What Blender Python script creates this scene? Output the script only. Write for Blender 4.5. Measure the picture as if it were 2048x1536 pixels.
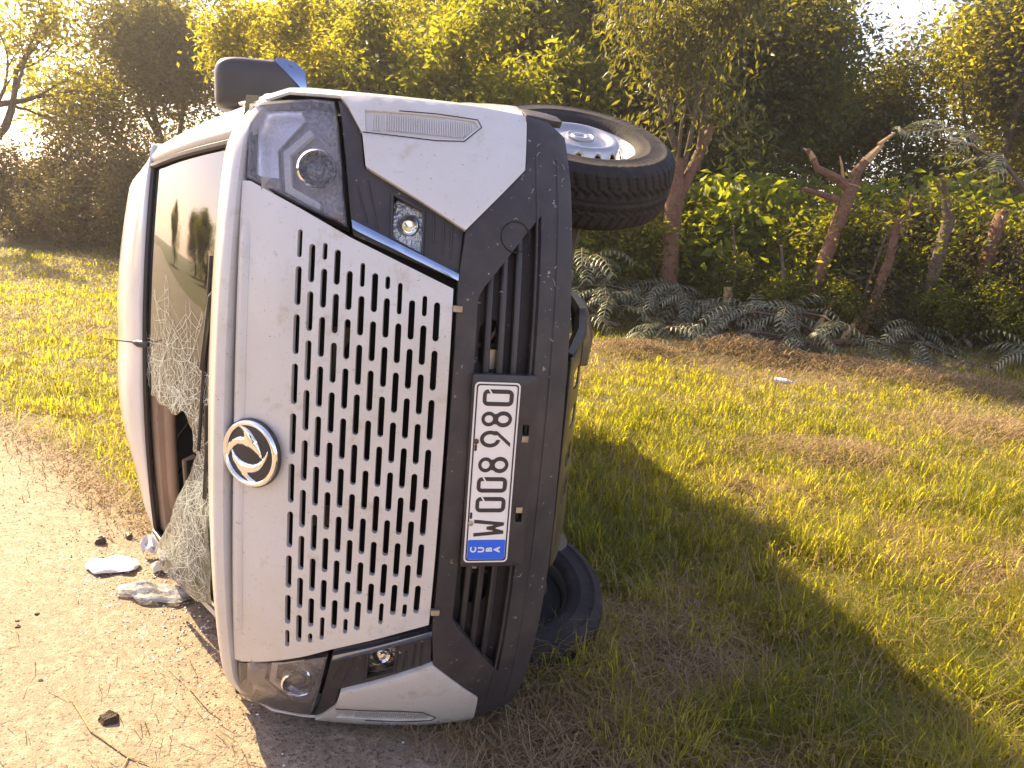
import bpy, math, random
import numpy as np
from mathutils import Vector, Matrix
from mathutils.geometry import delaunay_2d_cdt
rng = np.random.default_rng(7); random.seed(7)
scene = bpy.context.scene
for o in list(bpy.data.objects): bpy.data.objects.remove(o)
COL = scene.collection

# ------------------------------------------------------------------ camera
cd = bpy.data.cameras.new('camera'); cam = bpy.data.objects.new('camera', cd); COL.objects.link(cam)
cd.sensor_width = 36.0; cd.lens = 27.07; cd.clip_start = .05; cd.clip_end = 2000
CAMZ = 1.70
R_, U_, B_ = Vector((.99583833, .01882088, .08917282)), Vector((-.09113735, .2056517, .97437229)), Vector((0, -.97844425, .20651113))
m = Matrix((R_, U_, B_)).transposed().to_4x4(); m.translation = (0, 0, CAMZ)
cam.matrix_world = m
scene.camera = cam

# ------------------------------------------------------------------ sky, sun, exposure
SUN_EL = math.radians(38); SUN_AZ_VEC = Vector((-.771, .637))          # horizontal direction towards the sun
world = bpy.data.worlds.new('World'); scene.world = world; world.use_nodes = True
wn = world.node_tree.nodes; wl = world.node_tree.links
sky = wn.new('ShaderNodeTexSky'); sky.sky_type = 'NISHITA'; sky.sun_disc = False
sky.sun_elevation = SUN_EL; sky.sun_rotation = math.atan2(SUN_AZ_VEC.x, SUN_AZ_VEC.y)
sky.air_density = 1.2; sky.dust_density = 1.2; sky.ozone_density = 1.0
tint = wn.new('ShaderNodeMix'); tint.data_type = 'RGBA'; tint.blend_type = 'MULTIPLY'; tint.inputs[0].default_value = 1
tint.inputs[7].default_value = (1.13, .89, .885, 1)                     # warm, slightly magenta white balance of the phone
wl.new(sky.outputs[0], tint.inputs[6]); wl.new(tint.outputs[2], wn['Background'].inputs[0])
wn['Background'].inputs[1].default_value = .125
sd = bpy.data.lights.new('sun', 'SUN'); sun = bpy.data.objects.new('sun', sd); COL.objects.link(sun)
sd.energy = 5.0; sd.angle = math.radians(.55); sd.color = (1.0, .795, .43)
sv = Vector((SUN_AZ_VEC.x * math.cos(SUN_EL), SUN_AZ_VEC.y * math.cos(SUN_EL), math.sin(SUN_EL)))
sun.rotation_euler = sv.to_track_quat('Z', 'Y').to_euler(); sun.location = sv * 60
vs = scene.view_settings; vs.view_transform = 'Standard'; vs.look = 'None'; vs.gamma = 1; vs.exposure = 1.78
scene.render.resolution_x, scene.render.resolution_y = 1024, 768

# ------------------------------------------------------------------ helpers
def tag(o, label=None, cat=None, group=None, kind=None):
    if label: o['label'] = label
    if cat: o['category'] = cat
    if group: o['group'] = group
    if kind: o['kind'] = kind
    return o
def add(name, me, mat, parent=None, loc=None):
    o = bpy.data.objects.new(name, me); COL.objects.link(o)
    if mat is not None and len(me.materials) == 0: me.materials.append(mat)
    if parent is not None: o.parent = parent
    if loc is not None: o.location = loc
    return o
def empty(name, loc=(0, 0, 0), rz=0):
    o = bpy.data.objects.new(name, None); COL.objects.link(o); o.location = loc; o.rotation_euler = (0, 0, rz); o.empty_display_size = .2
    return o
def pymesh(name, V, F, smooth=40):
    me = bpy.data.meshes.new(name); me.from_pydata([tuple(v) for v in V], [], [tuple(f) for f in F]); me.update()
    if smooth:
        me.shade_smooth()
        if smooth < 180: me.set_sharp_from_angle(angle=math.radians(smooth))
    return me
def npmesh(name, V, F, col=None, smooth=False):
    """fast mesh from numpy: F is (n,3) or (n,4)"""
    V = np.asarray(V, np.float32); F = np.asarray(F, np.int32); k = F.shape[1]
    me = bpy.data.meshes.new(name); me.vertices.add(len(V)); me.vertices.foreach_set('co', V.ravel())
    me.loops.add(F.size); me.loops.foreach_set('vertex_index', F.ravel())
    me.polygons.add(len(F)); me.polygons.foreach_set('loop_start', np.arange(0, F.size, k, dtype=np.int32))
    me.update(calc_edges=True)
    if col is not None:
        a = me.attributes.new('tone', 'FLOAT', 'POINT'); a.data.foreach_set('value', np.asarray(col, np.float32).ravel())
    me.polygons.foreach_set('use_smooth', np.full(len(F), smooth)); me.update()
    return me
class MB:
    """collects simple shapes into one mesh"""
    def __init__(s): s.V = []; s.F = []
    def put(s, V, F):
        n = len(s.V); s.V += [tuple(v) for v in V]; s.F += [tuple(i + n for i in f) for f in F]; return s
    def box(s, c, d, R=None):
        V = [Vector((x * d[0] / 2, y * d[1] / 2, z * d[2] / 2)) for x in (-1, 1) for y in (-1, 1) for z in (-1, 1)]
        if R is not None: V = [R @ v for v in V]
        V = [v + Vector(c) for v in V]
        return s.put(V, [(0, 1, 3, 2), (4, 6, 7, 5), (0, 4, 5, 1), (2, 3, 7, 6), (0, 2, 6, 4), (1, 5, 7, 3)])
    def tube(s, pts, rad, n=8, cap=True):
        pts = [Vector(p) for p in pts]; rad = rad if hasattr(rad, '__len__') else [rad] * len(pts)
        V = []; F = []; up = Vector((.13, .21, .97))
        for i, p in enumerate(pts):
            t = (pts[min(i + 1, len(pts) - 1)] - pts[max(i - 1, 0)]).normalized()
            a = t.cross(up); a = a.normalized() if a.length > .05 else t.orthogonal().normalized(); b = t.cross(a)
            for k in range(n):
                w = 2 * math.pi * k / n; V.append(p + (a * math.cos(w) + b * math.sin(w)) * rad[i])
        for i in range(len(pts) - 1):
            for k in range(n): F.append((i * n + k, i * n + (k + 1) % n, (i + 1) * n + (k + 1) % n, (i + 1) * n + k))
        if cap: F.append(tuple(range(n - 1, -1, -1))); F.append(tuple(range((len(pts) - 1) * n, len(pts) * n)))
        return s.put(V, F)
    def lathe(s, prof, M, n=48):
        """prof: (radius, height) pairs turned about +Z, then moved by matrix M"""
        V = []; F = []; L = len(prof)
        for k in range(n):
            w = 2 * math.pi * k / n
            for r, h in prof: V.append(M @ Vector((r * math.cos(w), r * math.sin(w), h)))
        for k in range(n):
            for i in range(L - 1): F.append((k * L + i, ((k + 1) % n) * L + i, ((k + 1) % n) * L + i + 1, k * L + i + 1))
        return s.put(V, F)
    def mesh(s, name, smooth=40): return pymesh(name, s.V, s.F, smooth)
def inside(poly, P):
    P = np.asarray(P); x, y = P[:, 0], P[:, 1]; r = np.zeros(len(P), bool); q = np.asarray(poly); n = len(q)
    for i in range(n):
        x1, y1 = q[i - 1]; x2, y2 = q[i]
        c = (y1 > y) != (y2 > y); r ^= c & (x < (x2 - x1) * (y - y1) / ((y2 - y1) or 1e-12) + x1)
    return r
def resample(poly, step):
    out = []
    for i in range(len(poly)):
        a = np.array(poly[i]); b = np.array(poly[(i + 1) % len(poly)]); n = max(1, int(np.ceil(np.linalg.norm(b - a) / step)))
        out += [tuple(a + (b - a) * k / n) for k in range(n)]
    return out
def fill(outline, holes=(), grid=.035):
    outline = resample(outline, grid); loops = [outline] + [list(h) for h in holes]
    V = []; E = []
    for l in loops:
        n = len(V); V += l; E += [(n + i, n + (i + 1) % len(l)) for i in range(len(l))]
    q = np.array(outline); lo, hi = q.min(0), q.max(0)
    gx, gy = np.meshgrid(np.arange(lo[0], hi[0], grid), np.arange(lo[1], hi[1], grid)); G = np.stack([gx.ravel(), gy.ravel()], 1)
    G[:, 0] += (np.round((G[:, 1] - lo[1]) / grid) % 2) * grid * .5
    ok = inside(outline, G)
    for h in holes: ok &= ~inside(h, G)
    G = G[ok]; A = np.array(V)
    if len(G):
        d = np.min(np.hypot(G[:, None, 0] - A[None, :, 0], G[:, None, 1] - A[None, :, 1]), 1); G = G[d > grid * .35]
    V = V + [tuple(g) for g in G]
    r = delaunay_2d_cdt([Vector(v) for v in V], E, [], 0, 1e-6)
    P = np.array([tuple(v) for v in r[0]]); T = [tuple(f) for f in r[2]]
    c = np.array([P[list(t)].mean(0) for t in T]); ok = inside(outline, c)
    for h in holes: ok &= ~inside(h, c)
    return P, [t for t, k in zip(T, ok) if k]
def panel(name, outline, mapf, mat, parent, holes=(), grid=.035, thick=.012, bevel=.0, flip=None, smooth=40):
    P, T = fill(outline, holes, grid); V = [Vector(mapf(*p)) for p in P]
    n = Vector((0, 0, 0))
    for t in T: n += (V[t[1]] - V[t[0]]).cross(V[t[2]] - V[t[0]])
    if flip is not None and n.dot(Vector(flip)) < 0: T = [t[::-1] for t in T]
    o = add(name, pymesh(name, V, T, 180), mat, parent)
    if thick:
        s = o.modifiers.new('thick', 'SOLIDIFY'); s.thickness = thick; s.offset = -1
    if thick and not bevel:
        es = o.modifiers.new('crisp', 'EDGE_SPLIT'); es.split_angle = math.radians(42)
    if bevel:
        b = o.modifiers.new('bevel', 'BEVEL'); b.width = bevel; b.segments = 2; b.limit_method = 'ANGLE'; b.angle_limit = math.radians(50)
        es = o.modifiers.new('crisp', 'EDGE_SPLIT'); es.split_angle = math.radians(52)
    return o
def grid_mesh(name, rows, smooth=40, close=False):
    n = len(rows[0]); V = [p for r in rows for p in r]; F = []
    for i in range(len(rows) - 1):
        for j in range(n - 1): F.append((i * n + j, i * n + j + 1, (i + 1) * n + j + 1, (i + 1) * n + j))
    return pymesh(name, V, F, smooth)
def solid(o, t, off=-1):
    s = o.modifiers.new('thick', 'SOLIDIFY'); s.thickness = t; s.offset = off; return o

# ------------------------------------------------------------------ materials
def mat(name, col, rough=.5, metal=0, coat=0, noise=None, bump=None, spec=.5):
    """noise = (scale, second colour, low, high); bump = (scale, strength)"""
    M = bpy.data.materials.new(name); M.use_nodes = True; N = M.node_tree.nodes; L = M.node_tree.links; b = N['Principled BSDF']
    b.inputs['Base Color'].default_value = (*col, 1); b.inputs['Roughness'].default_value = rough; b.inputs['Metallic'].default_value = metal
    b.inputs['Coat Weight'].default_value = coat; b.inputs['Coat Roughness'].default_value = .06; b.inputs['Specular IOR Level'].default_value = spec
    tc = N.new('ShaderNodeTexCoord')
    layers = [] if noise is None else (noise if isinstance(noise, list) else [noise])
    prev = None
    for sc, c2, lo, hi in layers:
        t = N.new('ShaderNodeTexNoise'); t.inputs['Scale'].default_value = sc; t.inputs['Detail'].default_value = 6; t.inputs['Roughness'].default_value = .65
        L.new(tc.outputs['Object'], t.inputs[0])
        r = N.new('ShaderNodeMapRange'); r.inputs[1].default_value = lo; r.inputs[2].default_value = hi; L.new(t.outputs[0], r.inputs[0])
        x = N.new('ShaderNodeMix'); x.data_type = 'RGBA'; L.new(r.outputs[0], x.inputs[0])
        if prev is None: x.inputs[6].default_value = (*col, 1)
        else: L.new(prev, x.inputs[6])
        x.inputs[7].default_value = (*c2, 1); prev = x.outputs[2]
    if prev is not None: L.new(prev, b.inputs['Base Color'])
    if bump:
        t = N.new('ShaderNodeTexNoise'); t.inputs['Scale'].default_value = bump[0]; t.inputs['Detail'].default_value = 8; L.new(tc.outputs['Object'], t.inputs[0])
        u = N.new('ShaderNodeBump'); u.inputs['Strength'].default_value = bump[1]; u.inputs['Distance'].default_value = .02
        L.new(t.outputs[0], u.inputs['Height']); L.new(u.outputs[0], b.inputs['Normal'])
    return M
def leafmat(name, dark, light, trans, tw=.5, rough=.45):
    """thin leaf: reflects and lets light through; per-leaf tone attribute mixes two greens"""
    M = bpy.data.materials.new(name); M.use_nodes = True; N = M.node_tree.nodes; L = M.node_tree.links; b = N['Principled BSDF']
    a = N.new('ShaderNodeAttribute'); a.attribute_name = 'tone'
    x = N.new('ShaderNodeMix'); x.data_type = 'RGBA'; x.inputs[6].default_value = (*dark, 1); x.inputs[7].default_value = (*light, 1); L.new(a.outputs['Fac'], x.inputs[0])
    L.new(x.outputs[2], b.inputs['Base Color']); b.inputs['Roughness'].default_value = rough; b.inputs['Specular IOR Level'].default_value = .35
    t = N.new('ShaderNodeBsdfTranslucent')
    y = N.new('ShaderNodeMix'); y.data_type = 'RGBA'; y.inputs[6].default_value = (*[c * .55 for c in trans], 1); y.inputs[7].default_value = (*trans, 1); L.new(a.outputs['Fac'], y.inputs[0])
    L.new(y.outputs[2], t.inputs[0])
    mx = N.new('ShaderNodeMixShader'); mx.inputs[0].default_value = tw; L.new(b.outputs[0], mx.inputs[1]); L.new(t.outputs[0], mx.inputs[2]); L.new(mx.outputs[0], N['Material Output'].inputs[0])
    return M
def glassmat(name, tintc, dirt=0, dirtcol=(.5, .45, .38), dscale=30, lo=.45, hi=.75, rough=.02, blend=1.5):
    M = bpy.data.materials.new(name); M.use_nodes = True; N = M.node_tree.nodes; L = M.node_tree.links; N.remove(N['Principled BSDF'])
    tr = N.new('ShaderNodeBsdfTransparent'); tr.inputs[0].default_value = (*tintc, 1)
    g = N.new('ShaderNodeBsdfGlossy'); g.inputs['Roughness'].default_value = rough
    f = N.new('ShaderNodeFresnel'); f.inputs[0].default_value = blend
    mx = N.new('ShaderNodeMixShader'); L.new(f.outputs[0], mx.inputs[0]); L.new(tr.outputs[0], mx.inputs[1]); L.new(g.outputs[0], mx.inputs[2])
    out = mx.outputs[0]
    if dirt:
        tc = N.new('ShaderNodeTexCoord'); t = N.new('ShaderNodeTexNoise'); t.inputs['Scale'].default_value = dscale; t.inputs['Detail'].default_value = 9; t.inputs['Roughness'].default_value = .7
        L.new(tc.outputs['Object'], t.inputs[0]); r = N.new('ShaderNodeMapRange'); r.inputs[1].default_value = lo; r.inputs[2].default_value = hi; r.inputs[4].default_value = dirt; L.new(t.outputs[0], r.inputs[0])
        d = N.new('ShaderNodeBsdfDiffuse'); d.inputs[0].default_value = (*dirtcol, 1)
        m2 = N.new('ShaderNodeMixShader'); L.new(r.outputs[0], m2.inputs[0]); L.new(out, m2.inputs[1]); L.new(d.outputs[0], m2.inputs[2]); out = m2.outputs[0]
    L.new(out, N['Material Output'].inputs[0]); return M

PAINT = mat('white_paint', (.60, .575, .57), .32, coat=.55, noise=[(2.0, (.53, .485, .44), .42, .72), (110, (.30, .24, .10), .635, .69), (11, (.44, .385, .31), .58, .74), (38, (.40, .35, .28), .64, .74)])
PAINT_CLEAN = mat('white_paint_dented', (.62, .60, .61), .28, coat=.7, noise=(3, (.55, .52, .51), .5, .8), bump=(3.0, .5))
PLASTIC = mat('black_plastic', (.040, .034, .038), .55, noise=[(7, (.062, .052, .052), .45, .75), (48, (.36, .32, .27), .655, .675), (3, (.075, .06, .055), .5, .7)], bump=(240, .12), spec=.35)
PLASTIC2 = mat('black_plastic_smooth', (.030, .026, .030), .42, noise=(12, (.05, .043, .043), .5, .8))
DARK = mat('dark_inside', (.012, .010, .011), .8)
RUBBER = mat('tyre_rubber', (.026, .022, .023), .75, noise=[(10, (.055, .045, .040), .45, .8), (60, (.065, .052, .043), .6, .75)], bump=(90, .15), spec=.2)
STEEL = mat('silver_steel', (.40, .39, .40), .36, metal=.85, noise=(9, (.42, .38, .34), .55, .8))
CHROME = mat('chrome', (.92, .92, .93), .05, metal=1)
REFL = mat('lamp_reflector', (.90, .88, .88), .22, metal=1, bump=(60, .7))
REFL2 = mat('lamp_bowl', (.85, .83, .84), .25, metal=.7)
BARE = mat('bare_metal', (.42, .38, .34), .38, metal=.8, noise=(14, (.22, .16, .11), .5, .75))
UNDER = mat('chassis_paint', (.10, .088, .07), .38, metal=.55, noise=(9, (.22, .17, .10), .5, .75))
SKYCHROME = mat('sky_blue_chrome', (.30, .36, .50), .12, metal=.9)  # chrome with the blue sky reflection put into its base colour
PLATEW = mat('plate_white', (.80, .76, .74), .4, noise=(60, (.70, .63, .56), .6, .8))
PLATEB = mat('plate_black', (.035, .026, .024), .5)
BLUE = mat('plate_blue', (.015, .12, .72), .4)
BEIGE = mat('beige_trim', (.30, .20, .14), .7, noise=(6, (.24, .16, .11), .4, .7))
SEAT = mat('seat_fabric', (.06, .045, .042), .9)
RED = mat('red_tab', (.5, .03, .03), .5)
LAMPIN = mat('lamp_housing', (.30, .28, .31), .35, noise=(20, (.22, .2, .2), .4, .7))
GLASS = glassmat('windscreen_glass', (.36, .35, .36), .05, (.42, .38, .36), 2.2, .42, .75, blend=2.7)
SIDEG = glassmat('dark_side_glass', (.12, .12, .13))
LENS = glassmat('dusty_lens', (.90, .89, .92), .34, (.66, .61, .62), 130, .34, .74, .06)
FOGG = glassmat('fog_lens', (.92, .92, .94), .25, (.6, .55, .5), 40)
CRACK = mat('crack_white', (.62, .66, .62), .4)
SHEET = glassmat('shattered_glass', (.56, .56, .50), .75, (.48, .48, .40), 24, .35, .7)
CLEARP = glassmat('clear_film', (.85, .85, .84), .5, (.75, .73, .72), 18, .35, .65)
PAPER = mat('white_paper', (.75, .73, .76), .7)
BAG = mat('grey_bag', (.46, .42, .48), .45)

# ------------------------------------------------------------------ the ground and the road
from mathutils import noise as mn
def hnoise(P, s, seed=0.):
    """cheap smooth value noise on a lattice, vectorised"""
    P = np.asarray(P, float) / s + 1000 + seed * 17.3; i = np.floor(P).astype(int); f = P - i; f = f * f * (3 - 2 * f)
    h = lambda a, b: np.abs(np.sin((a * 127.1 + b * 311.7 + seed * 74.7)) * 43758.5453) % 1
    a = h(i[:, 0], i[:, 1]); b = h(i[:, 0] + 1, i[:, 1]); c = h(i[:, 0], i[:, 1] + 1); d = h(i[:, 0] + 1, i[:, 1] + 1)
    return (a * (1 - f[:, 0]) + b * f[:, 0]) * (1 - f[:, 1]) + (c * (1 - f[:, 0]) + d * f[:, 0]) * f[:, 1]
RA = np.array([.12, 2.36]); RD = np.array([-.790, .613]); RN = np.array([.613, .790])    # road edge point, direction up the road, normal into the verge
def verge(P):
    """signed distance into the grass verge, with a ragged edge"""
    P = np.asarray(P, float); d = (P - RA) @ RN; s = (P - RA) @ RD
    return d + .16 * (hnoise(np.stack([s, s * 0], 1), .9, 3) - .5) + .09 * (hnoise(np.stack([s, s * 0], 1), .25, 5) - .5)
def gz(P):
    P = np.asarray(P, float); d = np.maximum(0, (P - RA) @ RN)
    hd = (P - np.array([1.2, 12.3])) @ np.array([.42, .907]); t = np.clip(hd / 2.5, 0, 1)
    return .45 * t * t * (3 - 2 * t) + np.minimum(d * .008, .12) + .07 * (hnoise(P, 1.3, 1) - .5) * np.clip(d / 1.5, 0, 1) + .03 * (hnoise(P, .35, 2) - .5) * np.clip(d, 0, 1)
def axis(lo, hi, n, far):
    a = list(np.linspace(lo, hi, n)); g = [1.5 * 1.35 ** k for k in range(1, 19)]
    return np.array([lo - x for x in g[::-1] if x < far] + a + [hi + x for x in g if x < far])
ax, ay = axis(-14, 11, 170, 600), axis(-3, 21, 165, 600)
gx, gy = np.meshgrid(ax, ay); GP = np.stack([gx.ravel(), gy.ravel()], 1)
near = np.exp(-np.maximum(0, np.hypot(GP[:, 0], GP[:, 1] - 8) - 22) / 10)
GV = np.column_stack([GP, gz(GP) * near - .004]); nx, ny = len(ax), len(ay)
ii, jj = np.meshgrid(np.arange(nx - 1), np.arange(ny - 1)); q = (jj * nx + ii).ravel(); GF = np.stack([q, q + 1, q + nx + 1, q + nx], 1)
SOIL = mat('soil_and_thatch', (.17, .135, .06), .95, noise=[(1.1, (.125, .135, .03), .38, .55), (9, (.25, .19, .11), .45, .75), (45, (.07, .05, .03), .58, .75)], bump=(60, .8))
ground = add('ground', npmesh('ground', GV, GF, smooth=True), SOIL); tag(ground, 'grassy roadside earth and dry thatch beside the road', 'ground', kind='structure')
# road sheet
rs = np.arange(-60, 90, .12); W_ = []
RW = 6.2
for s in rs:
    e = .16 * (hnoise(np.array([[s, 0.]]), .9, 3)[0] - .5) + .09 * (hnoise(np.array([[s, 0.]]), .25, 5)[0] - .5)
    a = RA + RD * s - RN * e; W_.append(a)
rows = []
for t in np.linspace(0, 1, 5): rows.append([(a[0] - RN[0] * RW * t, a[1] - RN[1] * RW * t, .006 + .02 * math.sin(math.pi * t)) for a in W_])
ROADM = mat('worn_road', (.235, .178, .128), .85, noise=[(.9, (.21, .158, .112), .42, .68), (26, (.34, .27, .20), .48, .66), (70, (.085, .06, .042), .54, .62), (190, (.62, .54, .45), .60, .66), (8, (.20, .15, .105), .60, .72)], bump=(150, .4))
road = add('road', grid_mesh('road', rows, 180), ROADM); tag(road, 'pale worn road surface with grit and straw', 'road', kind='structure')


# ------------------------------------------------------------------ the van lying on its right side
# vehicle coordinates: x to the van's left (up in the world), y up on the van, z forward
HX = 1.02
van = empty('overturned_van'); tag(van, 'white van with perforated grille lying on its side across the road edge', 'van')
VM = Matrix(((0, -.9735, .2287, .32491), (0, -.2287, -.9735, 2.29056), (1, 0, 0, 0), (0, 0, 0, 1)))
van.matrix_world = VM
def part(name, me, m_, parent=None, label=None):
    if parent is None: o = add(name, me, m_, van, (HX, 0, 0))
    else: o = add(name, me, m_, parent)
    if label: o['label'] = label
    return o
def vpanel(name, outline, mapf, m_, parent=None, **k):
    o = panel(name, outline, mapf, m_, parent or van, **k)
    if parent is None: o.location = (HX, 0, 0)
    return o
_yy = np.linspace(-.2, 1.5, 400); _zz = np.interp(_yy, [0, .15, .22, .28, .34, .40, .54, .7, .9, 1.0, 1.1, 1.2, 1.3], [.04, .06, .105, .135, .15, .158, .16, .14, .10, .06, 0, -.08, -.2])
_k = np.exp(-np.linspace(-2, 2, 15) ** 2); _zz = np.convolve(np.pad(_zz, 7, 'edge'), _k / _k.sum(), 'valid')
def zc(y): return float(np.interp(y, _yy, _zz))
def surf(x, y, off=0.): return (x, y, zc(y) - .12 * x * x - .16 * x ** 4 + off)
def S(off): return lambda x, y: surf(x, y, off)
FW = (0, 0, 1)
def mirror(poly): return [(-x, y) for x, y in poly][::-1]
def stadium(cx, cy, hl, r, n=5):
    """slot along x with round ends"""
    a = [(cx + hl - r + r * math.sin(t), cy - r * math.cos(t)) for t in np.linspace(0, math.pi, n)]
    b = [(cx - hl + r - r * math.sin(t), cy + r * math.cos(t)) for t in np.linspace(0, math.pi, n)]
    return a + b

# grille panel with its staggered slots
slots = []
for c in range(12):
    y = .946 - .0328 * c; xm = .49 + .434 * (y - .543) - .056
    for k in range(-6, 7):
        cx = .143 * (k + (.5 if c % 2 == 0 else 0)); wp = lambda x: x * (1 - .13 * abs(x)) - .004
        a, b = max(wp(cx - .0585), -xm), min(wp(cx + .0585), xm)
        if b - a > .03: slots.append(stadium((a + b) / 2, y, (b - a) / 2, .0081 if b - a > .09 else .0062))
gout = [(-.49, .545), (.49, .545), (.60, .818), (.665, .955), (.722, 1.085), (.722, 1.108), (-.722, 1.108), (-.722, 1.085), (-.665, .955), (-.60, .818)]
grille = vpanel('grille_panel', gout, S(0), PAINT, holes=slots, grid=.03, thick=.016, flip=FW)
# dark mesh behind the slots
ins = []
for i in range(13):
    y = .567 + i * .0328; xm = .47 + .40 * (y - .543); R = [[surf(x, y + dy, o) for x in np.linspace(-xm, xm, 31)] for dy, o in ((.004, -.075), (.004, -.038), (-.004, -.038), (-.004, -.075))]
    part('grille_bar', grid_mesh('grille_bar', R, 30), PLASTIC2)
vpanel('fascia_backing', [(-.93, .30), (.93, .30), (.93, 1.11), (-.93, 1.11)], S(-.11), DARK, thick=.004, grid=.08, flip=FW)
b = MB(); b.box((.1, .75, -.02), (.5, .2, .03)); b.box((-.2, .86, -.01), (.06, .05, .03)); b.box((.25, .67, 0), (.05, .09, .02))
part('radiator_core', b.mesh('radiator_core'), UNDER)
b = MB()
for s in (1, -1): b.box((s * .455, .53, zc(.53) - .02), (.016, .022, .012))
for s in (1, -1): part('clip', MB().box((s * .44, .532, zc(.53) - .022), (.016, .024, .014)).mesh('clip'), BARE)

# bonnet
def hood_pt(x, y, z): 
    a = abs(x); return (x, y - .03 * x * x - .05 * max(0, a - .80) ** 2 / .02, z - .12 * x * x - .16 * x ** 4)
prof = [(1.112, -.075), (1.118, -.05), (1.126, -.022), (1.136, -.012), (1.148, -.018), (1.160, -.04), (1.168, -.07), (1.186, -.16), (1.210, -.30), (1.228, -.42), (1.238, -.52)]
xs = np.linspace(-.965, .965, 61)
hood = part('bonnet', grid_mesh('bonnet', [[hood_pt(x, y, z) for x in xs] for y, z in prof], 60), PAINT); solid(hood, .01, 1)
# bonnet gap seal
part('bonnet_seal', grid_mesh('bonnet_seal', [[(x, y, zc(1.09) + z - .12 * x * x - .16 * x ** 4) for x in xs] for y, z in ((1.085, -.03), (1.124, -.052))]), DARK)
# raised ridge at the top of the grille panel
rx = np.linspace(-.66, .66, 41)
part('grille_ridge', grid_mesh('grille_ridge', [[surf(x, y, -.004 + (o + .004) * min(1, (.66 - abs(x)) / .10)) for x in rx] for y, o in ((1.106, -.004), (1.106, .008), (1.098, .011), (1.086, .007), (1.078, .0005))], 50), PAINT)

# emblem
def emb(u, v, h=0.):       # u, v in emblem units (u to the van's left, v up); plane leans back with the panel
    c = Vector(surf(-.004, 1.058, .016)); a = math.radians(36); e = Vector((0, math.cos(a), -math.sin(a))); n = Vector((0, math.sin(a), math.cos(a)))
    return c + Vector((1, 0, 0)) * (u * .093) + e * (v * .093) + n * h
E4 = Matrix.Translation(emb(0, 0)) @ Matrix(((1, 0, 0), (0, math.cos(math.radians(36)), math.sin(math.radians(36))), (0, -math.sin(math.radians(36)), math.cos(math.radians(36))))).to_4x4()
b = MB(); b.lathe([(0, -.012), (.097, -.012), (.097, -.002), (.09, .002), (0, .002)], E4, 56)
badge = part('emblem', b.mesh('emblem'), PLASTIC2)
b = MB(); b.lathe([(.094, 0), (.093, .006), (.087, .010), (.081, .008), (.079, .001)], E4, 64); part('ring', b.mesh('ring', 80), CHROME, badge)
sw1 = [(200, 910), (185, 800), (190, 700), (225, 620), (280, 560), (380, 480), (450, 450), (530, 440), (500, 350), (410, 255), (490, 250), (560, 260), (640, 305), (700, 370), (770, 460), (820, 560), (860, 670), (885, 795), (800, 740), (680, 670), (560, 628), (440, 625), (370, 650), (320, 690), (240, 800)]
sw2 = [(1000, 620), (992, 720), (960, 820), (900, 950), (830, 1050), (760, 1105), (700, 1130), (590, 1140), (640, 1190), (700, 1240), (820, 1290), (700, 1305), (630, 1290), (560, 1250), (480, 1190), (420, 1130), (360, 1050), (320, 980), (285, 860), (275, 740), (370, 850), (480, 920), (620, 950), (700, 945), (760, 920), (830, 880), (880, 830), (960, 720)]
for sw in (sw1, sw2):
    pts = [(-(y - 757) / 640, -(x - 640) / 540) for x, y in sw]
    P, T = fill(pts, (), .09)
    A = np.array(resample(pts, .09))
    def hh(p):
        d = np.min(np.hypot(A[:, 0] - p[0], A[:, 1] - p[1])); return .004 + .006 * min(1, d / .14)
    V = [emb(p[0], p[1], hh(p)) for p in P]
    n = sum(((V[t[1]] - V[t[0]]).cross(V[t[2]] - V[t[0]]) for t in T), Vector())
    if n.z < 0: T = [t[::-1] for t in T]
    o = part('swirl', pymesh('swirl', V, T, 180), CHROME, badge); solid(o, .006)

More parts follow.
